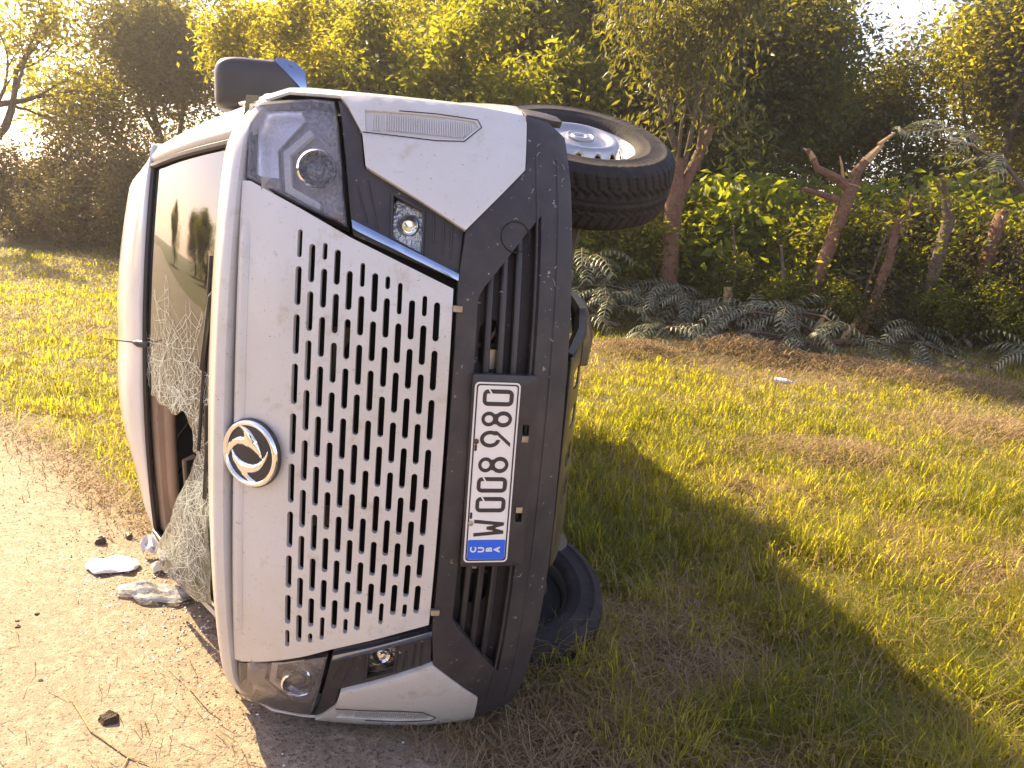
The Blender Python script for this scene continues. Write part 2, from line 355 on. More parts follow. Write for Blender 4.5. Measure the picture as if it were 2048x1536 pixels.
# lamps and trims on each side
HL = [(.730, 1.100), (.672, .955), (.624, .826), (.80, .848), (.90, .862), (.958, .874), (.960, .93), (.952, 1.0), (.944, 1.06), (.936, 1.108), (.85, 1.104)]
DK = [(.605, .808), (.63, .815), (.80, .837), (.90, .851), (.963, .864), (.949, .840), (.874, .800), (.783, .788), (.775, .772), (.706, .64), (.643, .523), (.512, .533)]
FG = [(.722, .712), (.684, .628), (.572, .629), (.607, .711)]
CH = [(.949, .838), (.974, .858), (.984, .80), (.985, .60), (.984, .474), (.976, .345), (.955, .340), (.82, .353), (.645, .519), (.710, .638), (.779, .770), (.788, .785), (.876, .797)]
def sides(f):
    for s in (1, -1): f(s)
def mk(poly, s): return poly if s > 0 else mirror(poly)
def make_side(s):
    # head lamp
    hl = vpanel('headlight', mk(HL, s), S(-.055), LAMPIN, thick=.004, flip=FW, grid=.04)
    rim = [(x * 1, y) for x, y in HL]; cx, cy = np.mean(rim, 0); inner = [(cx + (x - cx) * .93, cy + (y - cy) * .93) for x, y in rim]
    vpanel('bezel', mk(HL, s), S(-.010), PLASTIC2, hl, holes=[mk(inner, s)], thick=.05, flip=FW, grid=.04)
    vpanel('lens', mk([(cx + (x - cx) * .97, cy + (y - cy) * .97) for x, y in rim], s), S(.0), LENS, hl, thick=0, flip=FW, grid=.03)
    px, py = .764, .911; c = Vector(surf(px * s, py, -.035)); Mt = Matrix.Translation(c) @ Matrix.Rotation(s * .22, 4, 'Y')
    b = MB(); b.lathe([(.050, -.02), (.053, .024), (.048, .030), (.043, .020), (.042, -.02)], Mt, 40); part('projector_ring', b.mesh('projector_ring'), CHROME, hl)
    b = MB(); b.lathe([(0, .022), (.012, .0215), (.024, .018), (.034, .010), (.041, -.004), (.042, -.02)], Mt, 32); part('projector_lens', b.mesh('projector_lens', 180), mat('projector_glass', (.02, .02, .025), .04, coat=1), hl)
    st = [(.716, .985), (.695, .975), (.655, .952), (.668, .90), (.70, .955), (.80, .972), (.87, .92), (.885, .94), (.815, .992)] 
    st = [(.660, .900), (.678, .897), (.715, .975), (.80, .985), (.862, .925), (.874, .936), (.806, 1.004), (.702, .992)]
    vpanel('light_guide', mk(st, s), S(-.028), mat('light_guide', (.72, .70, .70), .3), hl, thick=.014, flip=FW, grid=.04)
    vpanel('side_reflector', mk([(.742, 1.075), (.72, 1.01), (.81, 1.02), (.90, .95), (.925, .965), (.92, 1.08)], s), S(-.038), REFL2, hl, thick=.008, flip=FW, grid=.04)
    part('inner_lamp', MB().box(surf(.70 * s, 1.03, -.03), (.07, .05, .03)).mesh('inner_lamp'), LAMPIN, hl)
    # dark trim with the fog lamp
    dk = vpanel('lamp_surround', mk(DK, s), S(-.012), PLASTIC, holes=[mk(FG, s)], thick=.02, flip=FW, grid=.03, bevel=.002)
    for (x0, y0, x1, y1) in ((.735, .806, .64, .775), (.75, .778, .63, .748), (.60, .600, .675, .603), (.575, .575, .662, .576), (.565, .556, .655, .553)):
        a = Vector(surf(x0 * s, y0, -.012)); e = Vector(surf(x1 * s, y1, -.012)); part('rib', MB().tube([a, (a + e) / 2 + Vector((0, 0, .002)), e], .0035, 6).mesh('rib'), PLASTIC2, dk)
    fx, fy = np.mean(FG, 0); fin = [(fx + (x - fx) * 1.02, fy + (y - fy) * 1.02) for x, y in FG]
    fl = vpanel('fog_lamp', mk(fin, s), S(-.05), REFL, thick=.004, flip=FW, grid=.03)
    vpanel('lens', mk(fin, s), S(-.020), FOGG, fl, thick=0, flip=FW, grid=.03)
    Mt = Matrix.Translation(surf(.640 * s, .665, -.042)); b = MB(); b.lathe([(0, .012), (.010, .011), (.014, .004), (.022, .008), (.030, .0), (.031, -.01)], Mt, 24); part('bulb', b.mesh('bulb'), CHROME, fl)
    b = MB()
    loop = [surf(x * s, y, -.008) for x, y in FG]; b.tube(loop + [loop[0]], .0045, 6); part('frame', b.mesh('frame'), PLASTIC2, fl)
    # bright strip below the lamp
    vpanel('trim_strip', mk([(.622, .812), (.646, .816), (.530, .532), (.512, .533)], s), S(.004), SKYCHROME, thick=.012, flip=FW, grid=.04, bevel=.002)
    # white cheek with its false vent
    VO = [(.940, .792), (.944, .60), (.940, .490), (.925, .482), (.884, .528), (.878, .60), (.874, .788)]
    ck = vpanel('bumper_cheek', mk(CH, s), S(.006), PAINT, holes=[mk(VO, s)], thick=.02, flip=FW, grid=.03, bevel=.002)
    vpanel('vent_base', mk(VO, s), S(-.003), PAINT, ck, thick=.004, flip=FW, grid=.04)
    n = 38; fin_me = None
    for i in range(n):
        y = .735 - .235 * i / (n - 1); x0, x1 = .889, .934
        if i > n - 6: x0 += (i - n + 6) * .0035
        a = Vector(surf(x0 * s, y, .003)); e = Vector(surf(x1 * s, y, .003)); part('fin', MB().tube([a, e], .0019, 4).mesh('fin', 0), PAINT, ck)
    for i in range(4):
        y = .770 - .0065 * i; a = Vector(surf(.886 * s, y, .003)); e = Vector(surf(.932 * s, y, .003)); part('fin', MB().tube([a, e], .0018, 4).mesh('fin', 0), PAINT, ck)
    lp = [surf(x * s, y, .0075) for x, y in resample([(.878, .796), (.874, .60), (.880, .524), (.925, .474), (.945, .484), (.949, .6), (.945, .80)], .04)]
    b = MB(); b.tube(lp[:-4], .0014, 4); part('panel_gap', b.mesh('panel_gap'), DARK, ck)
sides(make_side)

# lower bumper, black, with an opening crossed by slats
OP = [(-.47, .478), (.47, .478), (.50, .462), (.655, .345), (.70, .305), (-.70, .305), (-.655, .345), (-.50, .462)]
BO = [(-.51, .533), (.51, .533), (.643, .517), (.818, .350), (.955, .337), (.976, .342), (.968, .27), (.93, .215), (.80, .205), (.4, .196), (0, .192), (-.4, .184), (-.80, .19), (-.93, .205), (-.968, .27), (-.976, .342), (-.955, .337), (-.818, .350), (-.643, .517)]
bump = vpanel('lower_bumper', BO, S(.002), PLASTIC, holes=[resample(OP, .05)], thick=.035, flip=FW, grid=.03, bevel=.004)
vpanel('opening_wall', resample(OP, .05), S(-.055), PLASTIC, bump, holes=[stadium(.34, .425, .07, .035, 7), stadium(-.36, .41, .09, .045, 7)], thick=.006, flip=FW, grid=.05)
for y, xm, o in ((.440, .53, -.018), (.402, .58, -.016), (.362, .63, -.014)):
    xs2 = np.linspace(-xm, xm, 41); R = []
    for dy, dz in ((.009, -.05), (.009, -.004), (.004, 0), (-.006, 0), (-.009, -.006), (-.009, -.05)): R.append([surf(x, y + dy, o + dz) for x in xs2])
    part('slat', grid_mesh('slat', R, 40), PLASTIC2, bump)
for s in (.30, -.30): part('bracket', MB().box(surf(s, .425, -.06), (.055, .03, .012)).mesh('bracket'), BARE, bump)
for x, y, h in ((.33, .39, .16), (-.36, .38, .18)): part('strut', MB().box(surf(x, y, -.10), (.01, h, .02)).mesh('strut'), UNDER, bump)
b = MB(); b.tube([surf(.2, .36, -.09), surf(.34, .43, -.08), surf(.42, .38, -.09)], .006, 6); part('cable', b.mesh('cable'), UNDER, bump)
# tow eye cover ring
tp = [surf(.638 + .041 * math.cos(t), .380 + .041 * math.sin(t), .0035) for t in np.linspace(0, 2 * math.pi, 37)]
part('tow_cover', MB().tube(tp, .0016, 4).mesh('tow_cover'), DARK, bump)
# bumper crease lines
for y0, y1 in ((.318, .318), (.255, .250)):
    part('crease', MB().tube([surf(x, y0 + (y1 - y0) * abs(x), .002) for x in np.linspace(-.86, .86, 41)], .0035, 6).mesh('crease'), PLASTIC, bump)

SCUFF = mat('pale_scuff', (.30, .27, .24), .7)
rs_ = np.random.default_rng(77)
for i in range(26):
    x = rs_.uniform(.45, .93); y = rs_.uniform(.215, .33) if i % 3 else rs_.uniform(.33, .50)
    if y > .335 and not (.53 < x + (y - .34) * .95 < .80): continue
    a_ = rs_.normal(1.2, .6); L_ = rs_.uniform(.008, .045); pts_ = [surf(x + math.cos(a_ + .3 * k) * L_ * k / 2 * .6, y + math.sin(a_ + .3 * k) * L_ * k / 2 * .35, .0035) for k in range(3)]
    part('scratch', MB().tube(pts_, [.0008, .0012, .0006], 4).mesh('scratch', 0), SCUFF, bump)
# number plate on its bracket
PC = Vector((-.006, .410, zc(.41) + .022)); PT = .014
pu = Vector((math.cos(PT), math.sin(PT), 0)); pv = Vector((-math.sin(PT) * .995, math.cos(PT) * .995, -.02)).normalized(); pn = pu.cross(pv)
def pl(u, v, h=0): return PC + pu * (u - .26) + pv * (v - .0625) + pn * h      # u from the van's right, v up
def rrect(a, b_, c, d, r, n=5):
    o = []
    for cx, cy, t0 in ((c - r, b_ + r, -90), (c - r, d - r, 0), (a + r, d - r, 90), (a + r, b_ + r, 180)):
        o += [(cx + r * math.cos(math.radians(t)), cy + r * math.sin(math.radians(t))) for t in np.linspace(t0, t0 + 90, n)]
    return o
def P_(h): return lambda u, v: pl(u, v, h)
brk = vpanel('plate_bracket', rrect(-.016, -.048, .540, .131, .006, 3), P_(-.006), PLASTIC2, holes=[rrect(.118, -.034, .148, -.016, .002, 2), rrect(.372, -.034, .402, -.016, .002, 2)], thick=.02, flip=FW, grid=.06, bevel=.002)
for u in (.155, .362): part('nut_clip', MB().box(pl(u + .0, -.024, -.003), (.016, .018, .003)).mesh('nut_clip'), BARE, brk)
pt = vpanel('number_plate', rrect(0, 0, .52, .125, .012), P_(0), PLATEW, thick=.002, flip=FW, grid=.06)
def ring(outer, inner, h, m_, name='character'): return vpanel(name, outer, P_(h), m_, pt, holes=[inner] if inner else (), thick=.0012, flip=FW, grid=.02)
ring(rrect(.0045, .0045, .5155, .1205, .009), rrect(.0085, .0085, .5115, .1165, .007), .0010, PLATEB, 'border')
ring(rrect(.0095, .0095, .068, .1155, .004), None, .0008, BLUE, 'blue_band')
VB, VT = .0175, .102; HC = .0012
def ell(cx, cy, a, b_, n=20): return [(cx + a * math.cos(t), cy + b_ * math.sin(t)) for t in np.linspace(0, 2 * math.pi, n, endpoint=False)]
def zero(u0, u1):
    o = rrect(u0, VB, u1, VT, .015); i = rrect(u0 + .0115, VB + .0115, u1 - .0115, VT - .0105, .003, 3)
    ring(o, i, HC, PLATEB)
    vpanel('slit', [(u1 - .0135, VT - .022), (u1 + .0005, VT - .0135), (u1 + .0005, VT - .0185), (u1 - .0135, VT - .027)], P_(HC + .0006), PLATEW, pt, thick=.0004, flip=FW, grid=.02)
def eight(u0, u1):
    c = (u0 + u1) / 2; w = (u1 - u0) / 2
    up = [(c + w * .92 * math.cos(t), .0815 + .0205 * math.sin(t)) for t in np.linspace(math.radians(-48), math.radians(228), 18)]
    lo = [(c + w * math.cos(t), .0415 + .024 * math.sin(t)) for t in np.linspace(math.radians(132), math.radians(408), 18)]
    vpanel('character', up + lo, P_(HC), PLATEB, pt, holes=[ell(c, .0815, w * .92 - .010, .0115), ell(c, .0415, w - .0115, .0145)], thick=.0012, flip=FW, grid=.02)
def nine(u0, u1):
    c = (u0 + u1) / 2; w = (u1 - u0) / 2; A = lambda a0, a1, n, rw, rv: [(c + rw * math.cos(t), .074 + rv * math.sin(t)) for t in np.linspace(math.radians(a0), math.radians(a1), n)]
    o = [(u0 + .002, VB), (u0 + .014, VB), (u1 - .001, .056)] + A(-20, 265, 22, w, .028) + A(265, 258, 2, w * .75, .018) + A(258, -38, 20, w - .0105, .0175) + [(u1 - .0125, .055)]
    vpanel('character', o, P_(HC), PLATEB, pt, thick=.0012, flip=FW, grid=.02)
def dubya(u0, u1):
    w = u1 - u0; X = lambda t: u0 + w * t
    o = [(X(0), VT), (X(.20), VT), (X(.30), VB + .030), (X(.345), VB + .030), (X(.42), .066), (X(.58), .066), (X(.655), VB + .030), (X(.70), VB + .030), (X(.80), VT), (X(1), VT), (X(.84), VB), (X(.66), VB), (X(.535), .040), (X(.465), .040), (X(.34), VB), (X(.16), VB)]
    vpanel('character', o, P_(HC), PLATEB, pt, thick=.0012, flip=FW, grid=.02)
dubya(.078, .128); zero(.150, .195); zero(.208, .253); eight(.265, .312); nine(.338, .386); eight(.396, .441); zero(.455, .501)
for i, ch in enumerate('CUBA'):
    cu = bpy.data.curves.new('letter', 'FONT'); cu.body = ch; cu.size = .0235; cu.align_x = 'CENTER'; cu.align_y = 'CENTER'; cu.extrude = .0004; cu.offset = .0009; cu.resolution_u = 3
    o = bpy.data.objects.new('letter', cu); COL.objects.link(o); dg = bpy.context.evaluated_depsgraph_get(); me = bpy.data.meshes.new_from_object(o.evaluated_get(dg)); bpy.data.objects.remove(o)
    Mt = Matrix.Translation(pl(.039, .099 - i * .0225, .0022)) @ Matrix((pu, pv, pn)).transposed().to_4x4(); me.transform(Mt); me.materials.clear()
    part('letter', me, PLATEW, pt)
for u, m_ in ((.355, mat('rusty_screw', (.12, .07, .05), .6, .5)), (.118, BARE)):
    Mt = Matrix.Translation(pl(u, .112, .001)) @ Matrix((pu, pv, pn)).transposed().to_4x4()
    sc = MB().lathe([(.0075, 0), (.0075, .002), (.005, .003), (0, .0032)], Mt, 20); part('screw', sc.mesh('screw'), m_, pt)
    b = MB(); Rm = Matrix((pu, pv, pn)).transposed(); b.box(pl(u, .112, .0034), (.008, .0014, .0006), Rm); b.box(pl(u, .112, .0035), (.0014, .008, .0006), Rm); part('cross_slot', b.mesh('cross_slot', 0), DARK, pt)
for u in (.337, .140): ring(stadium(u, .112, .010, .0035), None, .0004, PLATEB, 'bolt_slot')

# body sides -----------------------------------------------------------------
def zf(y): return zc(y) - .265
def bodyx(y, z):
    w = .976 + .058 * (1 - math.exp(-max(0, zf(min(y, 1.12)) - z) / .17))
    if y > 1.0: w -= .335 * (y - 1.0) + .0
    if y < .35: w -= .12 * (.35 - y) ** 1.5
    bulge = .012 * math.exp(-((math.hypot(y - .02, z + .68) - .50) / .06) ** 2)
    return w + bulge
def side_map(s, off=0): return lambda z, y: (s * (bodyx(y, z) + off), y, z)
WC = (.035, -.68)          # wheel arch centre (y, z)
def make_body(s):
    arch = lambda r, a0, a1, n, cz=-.68: [(cz + r * math.cos(t), WC[0] + r * math.sin(t)) for t in np.linspace(a0, a1, n)]
    fwd = [(zf(y), y) for y in np.linspace(1.10, .345, 16)]
    fo = [(-1.14, 1.165), (-.6, 1.165), (-.38, 1.155)] + fwd + [(-.20, .335)]
    a0 = math.asin((.335 - WC[0]) / .47); fo += arch(.47, a0, math.pi - .05, 18) + [(-1.14, .06)]
    fen = vpanel('front_wing', fo, side_map(s), PAINT, flip=(s, 0, 0), thick=.008, grid=.05, bevel=.003)
    bo = [(zf(.30) - .0, .334), (zf(.25) + .0, .25), (-.165, .215), (-.20, .225), (-.215, .334)]
    vpanel('bumper_side', bo, side_map(s, .003), PLASTIC, flip=(s, 0, 0), thick=.02, grid=.03, bevel=.003)
    # wheel arch liner
    R = [[(s * x, WC[0] + .475 * math.sin(t), -.68 + .475 * math.cos(t)) for t in np.linspace(.62, math.pi - .1, 24)] for x in (1.0, .8, .58)]
    part('arch_liner', grid_mesh('arch_liner', R), DARK)
    # door and long side
    dz = -1.15
    win1 = [(-1.30, 1.21), (-1.46, 1.50), (-2.05, 1.52), (-2.05, 1.20)]; win2 = [(-2.35, 1.20), (-2.35, 1.52), (-4.75, 1.50), (-4.75, 1.20)]
    do = [(dz, .06), (dz, 1.16), (-.98, 1.24), (-1.42, 1.60), (-2.2, 1.61), (-2.2, .06)]
    d = vpanel('front_door', do, side_map(s), PAINT, holes=[win1], flip=(s, 0, 0), thick=.02, grid=.07, bevel=.003)
    vpanel('window', win1, side_map(s, -.012), SIDEG, d, thick=0, flip=(s, 0, 0), grid=.1)
    part('handle', MB().tube([(s * (bodyx(1.02, -1.95) + .002), 1.02, -1.93), (s * (bodyx(1.02, -1.98) + .035), 1.02, -1.96), (s * (bodyx(1.02, -2.1) + .035), 1.02, -2.10), (s * (bodyx(1.02, -2.1) + .002), 1.02, -2.13)], .012, 8).mesh('handle'), PLASTIC2, d)
    ra = [(-3.55 + .47 * math.cos(t), WC[0] + .47 * math.sin(t)) for t in np.linspace(.05, math.pi - .05, 16)]
    so = [(-2.212, .06), (-2.212, 1.61), (-5.05, 1.58), (-5.15, 1.1), (-5.15, .15), (-4.1, .06)] + ra[::-1] + [(-3.0, .06)]
    d = vpanel('side_panel', so, side_map(s), PAINT, holes=[win2], flip=(s, 0, 0), thick=.02, grid=.09, bevel=.003)
    vpanel('window', win2, side_map(s, -.012), SIDEG, d, thick=0, flip=(s, 0, 0), grid=.12)
    R = [[(s * x, WC[0] + .475 * math.sin(t), -3.55 + .475 * math.cos(t)) for t in np.linspace(-.1, math.pi + .1, 20)] for x in (1.0, .8, .55)]
    part('rear_arch_liner', grid_mesh('rear_arch_liner', R), DARK)
sides(make_body)

# windscreen, pillars and roof ---------------------------------------------------
def ws(x, t, off=0.):
    """windscreen: t 0 at the cowl, 1 at the roof header"""
    n = Vector((0, .86, .51)); p = Vector((x, 1.215 + .365 * t - .03 * x * x + .02 * math.sin(math.pi * t), -.49 - .62 * t - .16 * x * x)); return p + n * off
def hw(t): return .86 - .085 * t
# broken outline: the lower right part of the glass is gone
def U(x, t): return ws(x, t)
full = [(-.25, .02), (.855, .02), (.86, .06), (.785, .95), (.77, .985), (-.12, .985), (-.125, .90), (-.115, .82), (-.135, .74), (-.12, .60), (-.135, .53), (-.13, .47), (-.092, .38), (-.105, .34), (-.135, .31), (-.15, .27), (-.20, .265), (-.225, .275), (-.24, .20), (-.255, .15)]
wsc = vpanel('windscreen', full, lambda x, t: ws(x, t), GLASS, thick=.004, grid=.05, flip=(0, 1, .5))
# hanging laminated sheet, torn free, sagging to the road
hang = [(-.20, .05), (-.185, .13), (-.21, .19), (-.345, .34), (-.46, .45), (-.58, .57), (-.72, .73), (-.80, .80), (-.85, .70), (-.835, .45), (-.86, .25), (-.80, .06), (-.5, .02)]
def hangmap(x, t):
    k = max(0, -.25 - x); p = ws(x, t, .012 + .05 * k + .012 * math.sin(9 * x + 5 * t) + .006 * math.sin(23 * x)); return p
sht = vpanel('torn_glass_sheet', hang, hangmap, SHEET, thick=.003, grid=.04, flip=(0, 1, .5))
sht['label'] = 'shattered sheet of windscreen hanging down to the road'
# crack web
def crackmesh(name, f, seeds, poly, nray, L, w, webs=4):
    V = []; F = []; r2 = np.random.default_rng(11)
    def seg(a, b_, wd):
        p, q = f(*a), f(*b_); d = (q - p)
        if d.length < 1e-5: return
        sd_ = d.cross(Vector((0, .86, .51))).normalized() * wd; n = len(V); V.extend([p - sd_, p + sd_, q + sd_ * .7, q - sd_ * .7]); F.append((n, n + 1, n + 2, n + 3))
    for (cx, ct, sc) in seeds:
        rays = []
        for k in range(nray):
            a = 2 * math.pi * k / nray + r2.uniform(-.2, .2); p = np.array([cx, ct]); path = [p]
            for j in range(9):
                a += r2.normal(0, .22); p = p + np.array([math.cos(a), math.sin(a) * 1.35]) * L * sc / 9
                if not inside(poly, p[None])[0]: break
                path.append(p)
            for i in range(len(path) - 1): seg(path[i], path[i + 1], w * r2.uniform(.5, 1.2))
            rays.append(path)
        for j in range(1, 8):
            for k in range(nray):
                A, B2 = rays[k], rays[(k + 1) % nray]
                if len(A) > j and len(B2) > j and r2.random() < webs / 8: seg(A[j], B2[j + (1 if len(B2) > j + 1 and r2.random() < .3 else 0)], w * .8)
    return pymesh(name, V, F, 0)
cm = crackmesh('cracks', lambda x, t: ws(x, t, .0035), [(-.06, .80, .5), (-.04, .55, .55), (-.02, .36, .6), (-.10, .22, .6), (.05, .66, .7), (.12, .58, .9), (.02, .90, .4), (-.10, .50, .35), (-.08, .40, .35), (-.13, .34, .3), (-.09, .72, .35), (-.20, .20, .3), (-.17, .30, .3), (-.02, .25, .5), (.10, .30, .7)], full, 13, .30, .0008, 4)
o = part('cracks', cm, CRACK, wsc); o['kind'] = 'stuff'
cm = crackmesh('cracks', lambda x, t: hangmap(x, t) + Vector((0, .004, .003)), [(-.34, .2, 1), (-.44, .3, 1), (-.52, .15, 1), (-.60, .38, 1), (-.68, .25, .8), (-.26, .12, .6)], hang, 17, .26, .0010, 6)
o = part('cracks', cm, CRACK, sht); o['kind'] = 'stuff'
# rubber edge of the screen
ed = [ws(x, 1.0, .004) for x in np.linspace(-.78, .78, 30)]
part('screen_seal', MB().tube([ws(-hw(t) + .012, t, .010) for t in np.linspace(0, 1, 12)] + ed + [ws(hw(t) - .012, t, .010) for t in np.linspace(1, 0, 12)], .012, 6).mesh('screen_seal'), PLASTIC2)
# roof
def roof_y(z): return float(np.interp(-z, [1.12, 1.17, 1.23, 1.31, 1.42, 1.6, 1.9, 2.5, 4.7, 5.05], [1.585, 1.628, 1.672, 1.713, 1.750, 1.782, 1.80, 1.81, 1.795, 1.74]))
def roof_pt(x, z):
    a = abs(x); dz_ = min(1, (-z - 1.12) / .22); drop = .05 * (x / .7) ** 2 + .165 * max(0, (a - .66) / .18) ** 2
    y = roof_y(z) - (.03 * x * x * (1 - dz_) + drop * dz_); 
    dent = -.030 * math.exp(-((x + .62) / .22) ** 2 - ((z + 1.35) / .25) ** 2) - .012 * math.exp(-((x - .05) / .12) ** 2 - ((z + 1.3) / .2) ** 2)
    return (x, y + dent, z - .16 * x * x * (1 - .75 * min(1, (-z - 1.12) / 1.5)))
zr = [-1.12, -1.14, -1.17, -1.2, -1.235, -1.27, -1.31, -1.36, -1.42, -1.5, -1.6, -1.75, -1.9, -2.2, -2.6, -3.1, -3.6, -4.2, -4.7, -4.9, -5.05]
xr = np.linspace(-.845, .845, 69)
roof = part('roof', grid_mesh('roof', [[roof_pt(x, z) for x in xr] for z in zr], 60), PAINT_CLEAN); solid(roof, .02, 1)
for s in (1, -1):
    part('roof_moulding', MB().tube([roof_pt(s * .735, z) for z in np.linspace(-1.20, -4.9, 24)], .009, 6).mesh('roof_moulding'), PAINT, roof)
    part('seam', MB().tube([roof_pt(s * .80, z) for z in np.linspace(-1.13, -4.9, 24)], .003, 4).mesh('seam'), DARK, roof)
    rows = []
    for t in np.linspace(-.12, 1.02, 16):
        a = ws(s * (hw(t) - .002), t, .006); yo = a.y - .035; zo = a.z - .15; e = Vector((s * (bodyx(yo, zo) + .004), yo, zo)); mid = (a + e) / 2 + Vector((s * .014, .020, .016))
        rows.append([a, a * .6 + mid * .4 + Vector((s * .004, .008, .006)), mid, e * .6 + mid * .4 + Vector((s * .006, .004, .004)), e, e + Vector((-s * .02, -.03, -.03))])
    o = part('windscreen_pillar', grid_mesh('windscreen_pillar', rows, 70), PAINT); solid(o, .012, 0)
    # beige lining inside
    rows = [[ws(s * (hw(t) - dx), t, -dz_) for dx, dz_ in ((.0, .02), (.06, .03), (.09, .08), (.08, .16))] for t in np.linspace(0, 1.0, 10)]
    part('pillar_lining', grid_mesh('pillar_lining', rows), BEIGE)
rows = [[ws(x, 1.0 - a, -b_) for x in np.linspace(-.76, .76, 20)] for a, b_ in ((-.02, .014), (.10, .022), (.13, .05), (.06, .10), (-.3, .16))]
part('header_lining', grid_mesh('header_lining', rows), BEIGE)
# aerial
ab = ws(.07, 1.0, .02); b = MB(); b.tube([ab + Vector((0, -.03, 0)), ab + Vector((0, .015, -.02)), ab + Vector((0, .04, -.045))], [.017, .015, .006], 10)
ant = part('aerial', b.mesh('aerial'), PLASTIC2); part('rod', MB().tube([ab + Vector((0, .035, -.04)), ab + Vector((.012, .14, -.02))], [.003, .0015], 6).mesh('rod'), PLASTIC2, ant)
# sun visors, dashboard, seats, steering wheel
for s in (1, -1):
    rows = [[ws(x, t, -.05) for x in np.linspace(s * .10, s * .62, 8)] for t in (.74, .95)]
    o = part('sun_visor', grid_mesh('sun_visor', rows), BEIGE); solid(o, .02, 0)
grab = [ws(-.36, .70, -.12), ws(-.37, .70, -.08), ws(-.62, .69, -.08), ws(-.63, .69, -.12)]
part('grab_bar', MB().tube(grab, .011, 8).mesh('grab_bar'), BEIGE)
part('red_label', MB().box(ws(-.22, .90, -.03), (.03, .02, .004)).mesh('red_label', 0), RED)
rows = [[(x, y, z - .05 * x * x) for x in np.linspace(-.84, .84, 14)] for y, z in ((1.19, -.48), (1.21, -.62), (1.20, -.85), (1.12, -.98), (.85, -1.0), (.6, -.9))]
part('dashboard', grid_mesh('dashboard', rows), DARK)
for s in (1, -1):
    b = MB(); b.box((s * .42, .72, -1.75), (.5, .16, .52)); b.box((s * .42, 1.05, -2.02), (.48, .62, .14), Matrix.Rotation(-.2, 3, 'X')); b.box((s * .42, 1.43, -2.1), (.24, .18, .1))
    o = part('seat', b.mesh('seat'), SEAT); bv = o.modifiers.new('bevel', 'BEVEL'); bv.width = .04; bv.segments = 3
Mt = Matrix.Translation((.42, 1.12, -1.22)) @ Matrix.Rotation(-.5, 4, 'X')
stw = [Mt @ Vector((.19 * math.cos(t), .19 * math.sin(t), 0)) for t in np.linspace(0, 2 * math.pi, 33)]
b = MB(); b.tube(stw, .014, 8); b.tube([stw[0], Mt @ Vector((0, 0, -.03)), stw[16]], .014, 6); part('steering_wheel', b.mesh('steering_wheel'), DARK)
# wipers and cowl
part('cowl', grid_mesh('cowl', [[ws(x, t, o) for x in np.linspace(-.86, .86, 30)] for t, o in ((-.22, -.01), (-.06, -.006), (.025, .008))]), PLASTIC2)
for x0, x1, t1 in ((.40, -.20, .16), (-.10, -.62, .13)):
    b = MB(); b.tube([ws(x0, -.04, .02), ws(x0 - .05, .03, .03), ws((x0 + x1) / 2, t1 * .6, .028)], .008, 6); b.tube([ws(x0 + .08, .08, .016), ws(x1, t1, .016)], .007, 6); part('wiper', b.mesh('wiper'), PLASTIC2)
# floor, bulkheads, rear
b = MB(); b.box((0, .08, -2.95), (1.9, .06, 4.3)); part('floor', b.mesh('floor'), UNDER)
part('bulkhead', MB().box((0, .65, -1.05), (1.86, 1.1, .04)).mesh('bulkhead'), DARK)
part('cargo_partition', MB().box((0, .85, -2.3), (1.66, 1.5, .03)).mesh('cargo_partition'), DARK)
ro = [(-1.0, .12), (1.0, .12), (1.02, 1.0), (.84, 1.57), (.66, 1.70), (-.66, 1.70), (-.84, 1.57), (-1.02, 1.0)]
vpanel('rear_door', ro, lambda x, y: (x, y, -5.14 + .10 * max(0, y - 1.0)), PAINT, flip=(0, 0, -1), thick=.03, grid=.12)

# door mirror on the upper side
mb = MB(); mz = -1.12
vpm = [(1.00, 1.330), (1.145, 1.335), (1.178, 1.315), (1.190, 1.26), (1.194, 1.12), (1.200, 1.09), (1.192, 1.04), (1.165, 1.0), (1.10, .985), (1.05, .99), (1.015, 1.02), (.985, 1.20), (.982, 1.29)]
def mir(x, y):
    A = np.array(resample(vpm, .02)); d = float(np.min(np.hypot(A[:, 0] - x, A[:, 1] - y))); return (x, y, mz + .085 * (1 - math.exp(-d / .028)))
mo = np.array(resample(vpm, .012))
for _ in range(6): mo = (np.roll(mo, 1, 0) + 2 * mo + np.roll(mo, -1, 0)) / 4
mc = np.array([1.09, 1.16]); RR = []
for sc_, zz in ((.0, -.066), (.86, -.066), (.95, -.058), (.985, -.03), (1.0, 0), (.985, .03), (.94, .058), (.86, .076), (.70, .086), (.4, .090), (.0, .091)): RR.append([(mc[0] + (p[0] - mc[0]) * sc_, mc[1] + (p[1] - mc[1]) * sc_, mz + zz) for p in np.vstack([mo, mo[:1]])])
MIRB = mat('mirror_plastic', (.035, .03, .034), .38, noise=(6, (.05, .045, .045), .4, .8))
mirror_o = part('door_mirror', grid_mesh('door_mirror', RR[::-1], 50), MIRB)
cap = [(1.188, 1.115), (1.200, 1.085), (1.192, 1.04), (1.165, 1.002), (1.11, .992), (1.065, .995), (1.105, 1.02), (1.150, 1.07)]
vpanel('gloss_cap', cap, lambda x, y: (x, y, mz + .094 - .09 * max(0, math.hypot((x - 1.09) / .115, (y - 1.16) / .19) - .55) ** 1.6), SKYCHROME, mirror_o, thick=.004, grid=.016, flip=FW)
part('arm', MB().tube([(.90, 1.18, -1.22), (.96, 1.17, -1.18), (1.04, 1.16, -1.13)], [.05, .04, .035], 10).mesh('arm'), PLASTIC2, mirror_o)
vpanel('mirror_glass', [(1.02, 1.31), (1.17, 1.30), (1.17, 1.04), (1.04, 1.03)], lambda x, y: (x, y, mz - .064), CHROME, mirror_o, thick=.002, flip=(0, 0, -1), grid=.1)

